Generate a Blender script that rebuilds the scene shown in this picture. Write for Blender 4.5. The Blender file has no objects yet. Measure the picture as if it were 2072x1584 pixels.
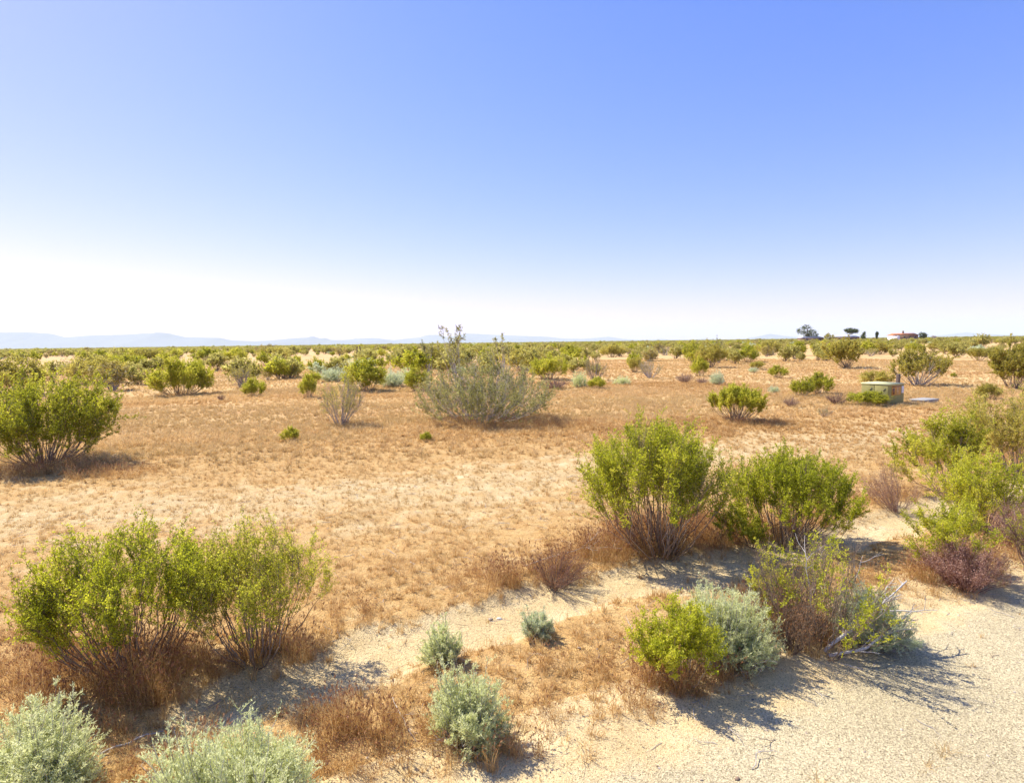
import bpy, math, random
import numpy as np
from mathutils import Matrix, Vector, Euler

# ------------------------------------------------------------------ camera, sky, sun
S = bpy.context.scene
COL = S.collection
F = 1200.0                       # focal length in photo pixels (photo 2072 x 1584)
CX, CY = 1036.0, 792.0
CAMZ = 2.5
PITCH = math.atan((CY - 692.5) / F)
ROLL = 0.0128
cam_d = bpy.data.cameras.new('camera')
cam_d.sensor_width = 36.0
cam_d.lens = F / 2072.0 * 36.0
cam_d.clip_start = 0.05
cam_d.clip_end = 120000.0
cam = bpy.data.objects.new('camera', cam_d)
COL.objects.link(cam)
RM = Matrix.Rotation(math.radians(90) - PITCH, 4, 'X') @ Matrix.Rotation(-ROLL, 4, 'Z')
cam.matrix_world = Matrix.Translation((0, 0, CAMZ)) @ RM
S.camera = cam

SUN_AZ = math.radians(-54)       # left of the view direction (+Y), measured clockwise
SUN_EL = math.radians(49)
sun_from = Vector((math.sin(SUN_AZ) * math.cos(SUN_EL), math.cos(SUN_AZ) * math.cos(SUN_EL), math.sin(SUN_EL)))
W = bpy.data.worlds.new('World')
S.world = W
W.use_nodes = True
nt = W.node_tree
nt.nodes.clear()
out = nt.nodes.new('ShaderNodeOutputWorld')
bg = nt.nodes.new('ShaderNodeBackground')
sky = nt.nodes.new('ShaderNodeTexSky')
sky.sky_type = 'NISHITA'
sky.sun_disc = False
sky.sun_elevation = SUN_EL
sky.sun_rotation = SUN_AZ
sky.altitude = 700
sky.air_density = 1.0
sky.dust_density = 0.7
sky.ozone_density = 3.0
# per channel contrast of the physical sky, as the camera that took the photograph rendered it
sp = nt.nodes.new('ShaderNodeSeparateColor'); cb = nt.nodes.new('ShaderNodeCombineColor')
nt.links.new(sky.outputs[0], sp.inputs[0])
for ch, (gain, pre, ex) in enumerate(((.525, .22, 1.30), (.433, .2033, .91), (.45, .34, 1.15))):
    m1 = nt.nodes.new('ShaderNodeMath'); m1.operation = 'MULTIPLY'; m1.inputs[1].default_value = pre
    m2 = nt.nodes.new('ShaderNodeMath'); m2.operation = 'POWER'; m2.inputs[1].default_value = ex
    m3 = nt.nodes.new('ShaderNodeMath'); m3.operation = 'MULTIPLY'; m3.inputs[1].default_value = gain / .15 / 1.07
    nt.links.new(sp.outputs[ch], m1.inputs[0]); nt.links.new(m1.outputs[0], m2.inputs[0])
    nt.links.new(m2.outputs[0], m3.inputs[0]); nt.links.new(m3.outputs[0], cb.inputs[ch])
nt.links.new(cb.outputs[0], bg.inputs[0])
bg.inputs[1].default_value = 0.15
nt.links.new(bg.outputs[0], out.inputs[0])

sl = bpy.data.lights.new('sun', 'SUN')
sl.energy = 5.0
sl.angle = math.radians(0.53)
sl.color = (1.0, 0.94, 0.81)
so = bpy.data.objects.new('sun', sl)
so.rotation_euler = sun_from.to_track_quat('Z', 'Y').to_euler()
so.location = (-20, 15, 30)
COL.objects.link(so)

S.view_settings.view_transform = 'Standard'
S.view_settings.look = 'None'
S.view_settings.exposure = 0.77
S.view_settings.gamma = 1.0
S.render.engine = 'CYCLES'
S.cycles.max_bounces = 6
S.cycles.transparent_max_bounces = 8
S.cycles.volume_bounces = 1

# ------------------------------------------------------------------ projection helpers
R3 = np.array(RM.to_3x3())


def at(px, py, z=0.0):
    """ground point (x, y) seen at photo pixel px, py"""
    d = R3 @ np.array([(px - CX) / F, -(py - CY) / F, -1.0])
    t = (z - CAMZ) / d[2]
    return float(d[0] * t), float(d[1] * t)


def proj(x, y, z):
    v = R3.T @ np.array([x, y, z - CAMZ])
    return CX + F * v[0] / -v[2], CY - F * v[1] / -v[2]


def height_for(x, y, top_py):
    """height z over ground point x, y that shows at photo row top_py"""
    lo, hi = 0.0, 60.0
    for _ in range(40):
        m = (lo + hi) / 2
        if proj(x, y, m)[1] > top_py:
            lo = m
        else:
            hi = m
    return lo


# ------------------------------------------------------------------ noise in numpy
def vnoise(x, y, seed=0):
    xi = np.floor(x).astype(np.int64); yi = np.floor(y).astype(np.int64)
    xf = x - xi; yf = y - yi

    def hsh(a, b):
        h = (a * 374761393 + b * 668265263 + seed * 1442695041) & 0xFFFFFFFF
        h = ((h ^ (h >> 13)) * 1274126177) & 0xFFFFFFFF
        h = h ^ (h >> 16)
        return (h & 0xFFFF) / 65535.0
    u = xf * xf * (3 - 2 * xf); v = yf * yf * (3 - 2 * yf)
    return (hsh(xi, yi) * (1 - u) * (1 - v) + hsh(xi + 1, yi) * u * (1 - v) + hsh(xi, yi + 1) * (1 - u) * v + hsh(xi + 1, yi + 1) * u * v)


def fbm(x, y, seed=0, oct=4):
    s = 0; a = 0.5; t = 0
    for i in range(oct):
        s = s + a * vnoise(x * 2 ** i, y * 2 ** i, seed + i * 17); t += a; a *= 0.5
    return s / t


def sstep(a, b, x):
    t = np.clip((x - a) / (b - a), 0, 1)
    return t * t * (3 - 2 * t)


def polydist(x, y, pts):
    d = np.full(np.shape(x), 1e9)
    for (x0, y0), (x1, y1) in zip(pts[:-1], pts[1:]):
        dx, dy = x1 - x0, y1 - y0
        t = np.clip(((x - x0) * dx + (y - y0) * dy) / (dx * dx + dy * dy), 0, 1)
        d = np.minimum(d, np.hypot(x - x0 - t * dx, y - y0 - t * dy))
    return d


def ext(pts, a=30, b=30):
    (x0, y0), (x1, y1) = pts[0], pts[1]
    l = math.hypot(x1 - x0, y1 - y0)
    s = (x0 - (x1 - x0) / l * a, y0 - (y1 - y0) / l * a)
    (x0, y0), (x1, y1) = pts[-2], pts[-1]
    l = math.hypot(x1 - x0, y1 - y0)
    e = (x1 + (x1 - x0) / l * b, y1 + (y1 - y0) / l * b)
    return [s] + pts + [e]


CHANNEL = ext([at(470, 1425), at(600, 1375), at(760, 1315), at(960, 1258), at(1200, 1190), at(1420, 1150), at(1640, 1100), at(1820, 1050), at(2072, 985)], 0.01)
ROAD_EDGE = ext([at(1080, 1620), at(1330, 1520), at(1600, 1410), at(1800, 1290), at(2072, 1185)], 40, 60)
PALE = ext([at(-200, 1050), at(0, 1040), at(300, 1030), at(600, 1012), at(900, 982), at(1100, 955), at(1400, 920), at(1700, 885), at(1850, 868)], 20, 10)
LINE2 = ext([at(200, 826), at(400, 822), at(700, 812)], 8, 8)


def road_side(x, y):
    """signed distance to the road edge, positive on the road"""
    xs = [p[0] for p in ROAD_EDGE]; ys = [p[1] for p in ROAD_EDGE]
    yl = np.interp(x, xs, ys)
    d = polydist(x, y, ROAD_EDGE)
    return np.where(y < yl, d, -d)


def zones(x, y):
    r = np.hypot(x, y)
    n = fbm(x * 0.9, y * 0.9, 3) - 0.5
    n2 = fbm(x * 3.1, y * 3.1, 9) - 0.5
    dch = polydist(x, y, CHANNEL) + n * 0.4 + n2 * 0.25
    chan = 1 - sstep(0.26, 0.52, dch)
    rs = road_side(x, y) + n * 0.5 + n2 * 0.3
    road = sstep(-0.5, -0.05, rs)
    dp = polydist(x, y, PALE) + n * 2.6 + n2 * 2.2
    pale = .85 * (1 - sstep(0.4, 3.6, dp))
    pale2 = (1 - sstep(0.5, 1.6, polydist(x, y, LINE2) + n * 1.5)) * 0.6
    return dict(r=r, chan=chan, road=road, pale=np.maximum(pale, pale2), rs=rs, n=n, n2=n2)


def hgt(x, y):
    x = np.asarray(x, float); y = np.asarray(y, float)
    z = zones(x, y)
    r = z['r']
    h = (fbm(x * 0.22, y * 0.22, 21) - 0.5) * 0.16 * sstep(2, 12, r)
    h = h + (fbm(x * 0.05, y * 0.05, 31, 3) - 0.5) * 0.5 * sstep(15, 60, r)
    h = h + (fbm(x * 1.6, y * 1.6, 41, 3) - 0.5) * 0.07 * (1 - 0.75 * z['road']) * (1 - 0.5 * z['chan']) * (1 - sstep(30, 80, r))
    h = h + (fbm(x * 6, y * 6, 51, 2) - 0.5) * 0.034 * (1 - z['road']) * (1 - 0.6 * z['chan']) * (1 - sstep(10, 25, r))
    h = h - 0.07 * z['chan'] - 0.02 * z['road'] * 1.0
    return h


# ------------------------------------------------------------------ mesh helpers
def mk_mesh(name, V, Q, mats, attr=None, midx=None, smooth=False):
    me = bpy.data.meshes.new(name)
    V = np.ascontiguousarray(V, dtype=np.float32)
    me.vertices.add(len(V)); me.vertices.foreach_set('co', V.ravel())
    if isinstance(Q, list):
        allq = Q
    else:
        allq = [Q]
    tot = sum(len(q) for q in allq); lt = sum(q.size for q in allq)
    me.loops.add(lt); me.polygons.add(tot)
    li = np.concatenate([q.ravel() for q in allq]).astype(np.int32)
    lens = np.concatenate([np.full(len(q), q.shape[1]) for q in allq]).astype(np.int32)
    st = np.concatenate([[0], np.cumsum(lens)[:-1]]).astype(np.int32)
    me.loops.foreach_set('vertex_index', li)
    me.polygons.foreach_set('loop_start', st)
    me.polygons.foreach_set('loop_total', lens)
    if midx is not None:
        me.polygons.foreach_set('material_index', midx.astype(np.int32))
    if smooth:
        me.polygons.foreach_set('use_smooth', np.ones(tot, dtype=bool))
    if attr:
        for k, a in attr.items():
            at_ = me.attributes.new(k, 'FLOAT', 'POINT')
            at_.data.foreach_set('value', np.ascontiguousarray(a, dtype=np.float32))
    for m in (mats if isinstance(mats, (list, tuple)) else [mats]):
        me.materials.append(m)
    me.update(calc_edges=True)
    return me


def ob(name, me, parent=None, link=True):
    o = bpy.data.objects.new(name, me)
    if link:
        COL.objects.link(o)
    if parent:
        o.parent = parent
    return o


def tag(o, label=None, cat=None, group=None, kind=None):
    if label: o['label'] = label
    if cat: o['category'] = cat
    if group: o['group'] = group
    if kind: o['kind'] = kind
    return o


def empty(name, loc, rz=0, sc=(1, 1, 1)):
    o = bpy.data.objects.new(name, None)
    o.location = loc; o.rotation_euler = (0, 0, rz); o.scale = sc
    o.empty_display_size = 0.2
    COL.objects.link(o)
    return o


def norm(v):
    return v / np.maximum(np.linalg.norm(v, axis=-1, keepdims=True), 1e-9)


class MB:
    """collects vertices and faces"""

    def __init__(s):
        s.V = []; s.Q = []; s.A = []; s.M = []; s.n = 0

    def add(s, V, Q, a=None, m=0):
        s.V.append(V); s.Q.append(Q + s.n); s.n += len(V)
        s.A.append(np.full(len(V), 0.5) if a is None else a)
        s.M.append(np.full(len(Q), m))

    def tubes(s, P, Rr, sides=4, a=None, m=0):
        """P (n,k,3) polylines, Rr (n,k) radii"""
        n, k, _ = P.shape
        if n == 0: return
        T = np.empty_like(P)
        T[:, 1:-1] = P[:, 2:] - P[:, :-2]; T[:, 0] = P[:, 1] - P[:, 0]; T[:, -1] = P[:, -1] - P[:, -2]
        T = norm(T)
        ref = np.array([0.31, 0.22, 0.93]); ref2 = np.array([0.9, -0.3, 0.1])
        U = np.cross(T, ref); bad = np.linalg.norm(U, axis=-1) < 0.15
        U[bad] = np.cross(T[bad], ref2); U = norm(U); Vv = np.cross(T, U)
        ang = np.arange(sides) * 2 * math.pi / sides
        ring = (U[:, :, None, :] * np.cos(ang)[None, None, :, None] + Vv[:, :, None, :] * np.sin(ang)[None, None, :, None]) * Rr[:, :, None, None] + P[:, :, None, :]
        V = ring.reshape(-1, 3)
        i = np.arange(n)[:, None, None]; j = np.arange(k - 1)[None, :, None]; c = np.arange(sides)[None, None, :]
        b = (i * k + j) * sides; b2 = (i * k + j + 1) * sides; c2 = (c + 1) % sides
        Q = np.stack([b + c, b + c2, b2 + c2, b2 + c], -1).reshape(-1, 4)
        av = None
        if a is not None:
            av = np.repeat(a, k * sides)
        s.add(V, Q, av, m)

    def leaves(s, P, D, L, Wd, rng, a=None, m=0, cup=0.0):
        n = len(P)
        if n == 0: return
        D = norm(D)
        sd = norm(np.cross(D, rng.normal(size=(n, 3))))
        L = np.broadcast_to(L, (n,))[:, None]; Wd = np.broadcast_to(Wd, (n,))[:, None]
        V = np.stack([P, P + D * L * .5 + sd * Wd * .5, P + D * L, P + D * L * .5 - sd * Wd * .5], 1).reshape(-1, 3)
        Q = np.arange(n * 4).reshape(-1, 4)
        s.add(V, Q, None if a is None else np.repeat(a, 4), m)

    def box(s, x0, x1, y0, y1, z0, z1, m=0):
        V = np.array([[x, y, z] for z in (z0, z1) for y in (y0, y1) for x in (x0, x1)], float)
        Q = np.array([[0, 2, 3, 1], [4, 5, 7, 6], [0, 1, 5, 4], [2, 6, 7, 3], [0, 4, 6, 2], [1, 3, 7, 5]])
        s.add(V, Q, None, m)

    def mesh(s, name, mats, smooth=False):
        Q = np.concatenate(s.Q) if len({q.shape[1] for q in s.Q}) == 1 else s.Q
        return mk_mesh(name, np.concatenate(s.V), Q, mats, {'v': np.concatenate(s.A)}, np.concatenate(s.M), smooth)


# ------------------------------------------------------------------ materials
def new_mat(name):
    m = bpy.data.materials.new(name); m.use_nodes = True
    t = m.node_tree; t.nodes.clear()
    return m, t, t.nodes, t.links


def ramp(N, L, fac, stops):
    r = N.new('ShaderNodeValToRGB')
    el = r.color_ramp.elements
    while len(el) < len(stops): el.new(0.5)
    for e, (p, c) in zip(el, stops):
        e.position = p; e.color = (*c, 1)
    L.new(fac, r.inputs[0])
    return r.outputs[0]


def plant_mat(name, stops, translucent=0.35, rough=0.55, spec=0.3, rand=0.35):
    """leaf / twig material: colour by the per-leaf attribute plus a per-plant shift"""
    m, t, N, L = new_mat(name)
    o = N.new('ShaderNodeOutputMaterial')
    a = N.new('ShaderNodeAttribute'); a.attribute_name = 'v'
    oi = N.new('ShaderNodeObjectInfo')
    ma = N.new('ShaderNodeMath'); ma.operation = 'MULTIPLY_ADD'
    L.new(oi.outputs['Random'], ma.inputs[0]); ma.inputs[1].default_value = rand; ma.inputs[2].default_value = -rand / 2
    ad = N.new('ShaderNodeMath'); ad.operation = 'ADD'; ad.use_clamp = True
    L.new(ma.outputs[0], ad.inputs[0]); L.new(a.outputs['Fac'], ad.inputs[1])
    c = ramp(N, L, ad.outputs[0], stops)
    p = N.new('ShaderNodeBsdfPrincipled')
    p.inputs['Roughness'].default_value = rough
    p.inputs['Specular IOR Level'].default_value = spec
    L.new(c, p.inputs['Base Color'])
    if translucent > 0:
        tr = N.new('ShaderNodeBsdfTranslucent'); L.new(c, tr.inputs[0])
        mx = N.new('ShaderNodeMixShader'); mx.inputs[0].default_value = translucent
        L.new(p.outputs[0], mx.inputs[1]); L.new(tr.outputs[0], mx.inputs[2])
        L.new(mx.outputs[0], o.inputs[0])
    else:
        L.new(p.outputs[0], o.inputs[0])
    return m


def flat_mat(name, col, rough=0.7, noise=0.15, scale=8.0, metal=0.0, col2=None):
    m, t, N, L = new_mat(name)
    o = N.new('ShaderNodeOutputMaterial')
    p = N.new('ShaderNodeBsdfPrincipled')
    tc = N.new('ShaderNodeTexCoord')
    nz = N.new('ShaderNodeTexNoise'); nz.inputs['Scale'].default_value = scale; nz.inputs['Detail'].default_value = 6
    L.new(tc.outputs['Object'], nz.inputs['Vector'])
    c2 = col2 or tuple(x * (1 - 2.2 * noise) for x in col)
    c = ramp(N, L, nz.outputs[0], [(0.3, c2), (0.62, col)])
    L.new(c, p.inputs['Base Color'])
    p.inputs['Roughness'].default_value = rough; p.inputs['Metallic'].default_value = metal
    b = N.new('ShaderNodeBump'); b.inputs['Strength'].default_value = 0.2; b.inputs['Distance'].default_value = 0.01
    L.new(nz.outputs[0], b.inputs['Height']); L.new(b.outputs[0], p.inputs['Normal'])
    L.new(p.outputs[0], o.inputs[0])
    return m


M = {}
M['lime'] = plant_mat('creosote_leaf_lime', [(0, (.26, .29, .012)), (.5, (.53, .55, .028)), (1, (.82, .77, .08))], .6)
M['green'] = plant_mat('creosote_leaf_green', [(0, (.24, .26, .012)), (.5, (.50, .50, .034)), (1, (.78, .72, .10))], .6)
M['olive'] = plant_mat('creosote_leaf_olive', [(0, (.26, .23, .03)), (.5, (.50, .44, .07)), (1, (.76, .66, .16))], .58)
M['greyolive'] = plant_mat('creosote_leaf_grey', [(0, (.20, .19, .04)), (.5, (.40, .38, .10)), (1, (.62, .58, .22))], .55)
M['farleaf'] = plant_mat('far_creosote_leaf', [(0, (.31, .29, .06)), (.5, (.50, .46, .11)), (1, (.66, .60, .19))], .62)
M['dryleaf'] = plant_mat('creosote_leaf_dry', [(0, (.24, .19, .04)), (.5, (.44, .36, .09)), (1, (.62, .52, .18))], .35)
M['stem'] = plant_mat('creosote_stem', [(0, (.15, .10, .065)), (.5, (.28, .20, .13)), (1, (.48, .38, .28))], 0, .8, .2)
M['greystem'] = plant_mat('weathered_stem', [(0, (.20, .17, .15)), (.5, (.38, .34, .30)), (1, (.60, .56, .50))], 0, .8, .2)
M['salt'] = plant_mat('saltbush_leaf', [(0, (.52, .55, .24)), (.5, (.80, .82, .42)), (1, (.93, .93, .60))], .45, .75, .15, .2)
M['saltblue'] = plant_mat('saltbush_leaf_blue', [(0, (.42, .47, .24)), (.5, (.68, .72, .43)), (1, (.84, .86, .58))], .45, .75, .15, .2)
M['twig'] = plant_mat('dry_purple_twig', [(0, (.16, .10, .075)), (.5, (.32, .205, .15)), (1, (.50, .36, .30))], .1, .8, .15)
M['purple'] = plant_mat('purplish_dry_twig', [(0, (.20, .085, .07)), (.5, (.46, .26, .18)), (1, (.70, .48, .36))], .25, .8, .1)
M['rust'] = plant_mat('rusty_dry_leaf', [(0, (.20, .085, .04)), (.5, (.40, .19, .08)), (1, (.60, .34, .15))], .3, .8, .1)
M['straw'] = plant_mat('straw_grass', [(0, (.42, .26, .09)), (.5, (.62, .44, .18)), (1, (.78, .60, .30))], .3, .7, .15, .5)
M['orange'] = plant_mat('orange_dry_grass', [(0, (.46, .28, .10)), (.5, (.66, .45, .19)), (1, (.84, .65, .33))], .5, .7, .15, .5)
M['red'] = plant_mat('red_brown_grass', [(0, (.26, .125, .04)), (.5, (.53, .32, .115)), (1, (.80, .58, .26))], .45, .7, .15, .5)
M['head'] = plant_mat('grass_seed_head', [(0, (.24, .10, .045)), (.5, (.40, .20, .09)), (1, (.56, .34, .17))], .2, .7, .15, .5)
M['pine'] = plant_mat('distant_tree_leaf', [(0, (.045, .07, .012)), (.5, (.09, .125, .025)), (1, (.16, .19, .05))], .2)
M['bark'] = flat_mat('bark', (.13, .09, .06))


def ground_material(name, is_road):
    m, t, N, L = new_mat(name)
    o = N.new('ShaderNodeOutputMaterial'); p = N.new('ShaderNodeBsdfPrincipled')
    geo = N.new('ShaderNodeNewGeometry'); P = geo.outputs['Position']

    def noise(sc, det=5, rough=.55, vec=P):
        n = N.new('ShaderNodeTexNoise'); n.inputs['Scale'].default_value = sc; n.inputs['Detail'].default_value = det
        n.inputs['Roughness'].default_value = rough; L.new(vec, n.inputs['Vector']); return n.outputs[0]

    def mixc(f, a, b, bt='MIX'):
        x = N.new('ShaderNodeMix'); x.data_type = 'RGBA'; x.blend_type = bt
        for s, v in ((0, f), (6, a), (7, b)):
            if hasattr(v, 'links'): L.new(v, x.inputs[s])
            elif isinstance(v, tuple): x.inputs[s].default_value = (*v, 1)
            else: x.inputs[s].default_value = v
        return x.outputs[2]

    def mth(op, a, b, cl=False):
        x = N.new('ShaderNodeMath'); x.operation = op; x.use_clamp = cl
        for i, v in enumerate((a, b)):
            if hasattr(v, 'links'): L.new(v, x.inputs[i])
            else: x.inputs[i].default_value = v
        return x.outputs[0]

    def attr(k):
        a = N.new('ShaderNodeAttribute'); a.attribute_name = k; return a.outputs['Fac']
    sand = ramp(N, L, noise(2.2, 6), [(.3, (.54, .40, .20)), (.55, (.63, .485, .26)), (.75, (.71, .575, .34))])
    soil = ramp(N, L, noise(5, 7, .65), [(.3, (.42, .24, .085)), (.5, (.54, .345, .135)), (.7, (.62, .435, .195))])
    field = ramp(N, L, noise(.35, 8, .62), [(.3, (.50, .31, .125)), (.48, (.58, .395, .17)), (.62, (.64, .46, .21)), (.75, (.68, .51, .25))])
    # streaks of redder annual grass in the distance
    st = N.new('ShaderNodeMapping'); st.inputs['Scale'].default_value = (.05, .22, 1); L.new(P, st.inputs[0])
    stn = noise(1.0, 6, .6, st.outputs[0])
    field = mixc(ramp(N, L, stn, [(.42, (0, 0, 0)), (.62, (.75, .75, .75))]), field, (.54, .315, .135))
    grain = N.new('ShaderNodeTexVoronoi'); grain.inputs['Scale'].default_value = 135 if is_road else 100; L.new(P, grain.inputs['Vector'])
    grain2 = N.new('ShaderNodeTexVoronoi'); grain2.inputs['Scale'].default_value = 32; L.new(P, grain2.inputs['Vector'])
    gcol = ramp(N, L, grain.outputs['Color'], [(.1, (.48, .45, .42)), (.3, (.88, .87, .85)), (.7, (1.06, 1.06, 1.06)), (.95, (1.32, 1.3, 1.26))])
    if is_road:
        road = ramp(N, L, noise(.9, 5), [(.3, (.42, .35, .21)), (.7, (.50, .42, .26))])
        chips = ramp(N, L, grain.outputs['Color'], [(.08, (.40, .38, .35)), (.25, (.72, .70, .67)), (.5, (1.0, 1.0, 1.0)), (.75, (1.25, 1.25, 1.25)), (.92, (1.65, 1.62, 1.55))])
        road = mixc(1.0, road, chips, 'MULTIPLY')
        dark = ramp(N, L, grain2.outputs['Distance'], [(.05, (.45, .42, .4)), (.12, (1, 1, 1))])
        sel = ramp(N, L, grain2.outputs['Color'], [(.80, (0, 0, 0)), (.84, (1, 1, 1))])
        road = mixc(sel, road, mixc(1.0, road, dark, 'MULTIPLY'))
        f = mth('ADD', attr('on'), mth('MULTIPLY', mth('SUBTRACT', noise(3.5, 6), .5), 1.4), True)
        sandg = mixc(1.0, sand, gcol, 'MULTIPLY')
        col = mixc(ramp(N, L, f, [(.25, (0, 0, 0)), (.65, (1, 1, 1))]), sandg, road)
    else:
        n = mth('MULTIPLY', mth('SUBTRACT', noise(2.6, 8, .7), .5), 1.3)
        pf = ramp(N, L, mth('ADD', attr('sand'), n), [(.3, (0, 0, 0)), (.7, (1, 1, 1))])
        col = mixc(pf, soil, sand)
        # dry litter flecks
        fl = ramp(N, L, noise(26, 5, .7), [(.50, (0, 0, 0)), (.64, (.42, .42, .42))])
        col = mixc(mixc(1.0, fl, mixc(pf, (1., 1., 1.), (.35, .35, .35)), 'MULTIPLY'), col, (.33, .18, .085))
        col = mixc(1.0, col, gcol, 'MULTIPLY')
        ff = ramp(N, L, mth('ADD', attr('far'), mth('MULTIPLY', mth('SUBTRACT', noise(.5, 6), .5), .4), True), [(.2, (0, 0, 0)), (.8, (1, 1, 1))])
        col = mixc(ff, col, field)
        gr = ramp(N, L, attr('scrub'), [(0, (0, 0, 0)), (1, (.8, .8, .8))])
        col = mixc(gr, col, (.30, .27, .06))
    L.new(col, p.inputs['Base Color'])
    p.inputs['Roughness'].default_value = .95; p.inputs['Specular IOR Level'].default_value = .1
    b = N.new('ShaderNodeBump'); b.inputs['Strength'].default_value = .8 if is_road else 1.0; b.inputs['Distance'].default_value = .008 if is_road else .013
    hsum = mth('ADD', mth('MULTIPLY', grain.outputs['Distance'], .5), mth('ADD', noise(14, 8, .7), mth('MULTIPLY', noise(60, 4, .7), .3)))
    L.new(hsum, b.inputs['Height']); L.new(b.outputs[0], p.inputs['Normal'])
    L.new(p.outputs[0], o.inputs[0])
    return m


# ------------------------------------------------------------------ ground, road
def grid_axis(lo, hi, a, n):
    t = np.linspace(math.asinh(lo / a), math.asinh(hi / a), n)
    return a * np.sinh(t)


xs = grid_axis(-32000, 32000, 4.0, 900)
ys = grid_axis(-32000, 45000, 4.0, 1000) + 3.5
X, Y = np.meshgrid(xs, ys)
Z = hgt(X, Y)
zn = zones(X, Y)
nx_, ny_ = len(xs), len(ys)
ii = np.arange(ny_ - 1)[:, None] * nx_ + np.arange(nx_ - 1)[None, :]
Q = np.stack([ii, ii + 1, ii + nx_ + 1, ii + nx_], -1).reshape(-1, 4)
sand_a = np.clip(np.maximum.reduce([zn['chan'] * 1.1, zn['pale'] * .6, sstep(-.75, -.1, zn['rs']) * 1.1]), 0, 1.1) + .05
sand_a = sand_a + .22 * (1 - sstep(1.0, 2.2, polydist(X, Y, CHANNEL))) * (Y < 30)
far_a = sstep(13, 26, zn['r']) * (1 - .8 * zn['pale'])
scrub_a = sstep(300, 1200, zn['r'])
me = mk_mesh('desert_ground', np.stack([X, Y, Z], -1).reshape(-1, 3), Q, ground_material('desert_soil', False),
             {'sand': sand_a.ravel(), 'far': far_a.ravel(), 'scrub': scrub_a.ravel()}, smooth=True)
tag(ob('ground', me), 'dry tan desert ground with sandy wash and sparse dead grass', None, kind='structure')

# road: a strip beside the edge line, its verge fading into the sand
rx = np.linspace(-26, 60, 1100)
edge_y = np.interp(rx, [p[0] for p in ROAD_EDGE], [p[1] for p in ROAD_EDGE])
off = np.concatenate([np.linspace(0.75, -4, 60), np.linspace(-4.3, -8.5, 14)])
RX = np.repeat(rx[None, :], len(off), 0)
RY = edge_y[None, :] + off[:, None] * 1.12
RZ = hgt(RX, RY) + .008
RZ[0] -= .012
ny2, nx2 = RX.shape
ii = np.arange(ny2 - 1)[:, None] * nx2 + np.arange(nx2 - 1)[None, :]
Q = np.stack([ii, ii + nx2, ii + nx2 + 1, ii + 1], -1).reshape(-1, 4)
on = sstep(-.35, .45, road_side(RX, RY) - .05)
me = mk_mesh('gravel_road', np.stack([RX, RY, RZ], -1).reshape(-1, 3), Q, ground_material('road_gravel', True), {'on': on.ravel()}, smooth=True)
tag(ob('road', me), 'pale gravelly road shoulder', None, kind='structure')


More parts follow.
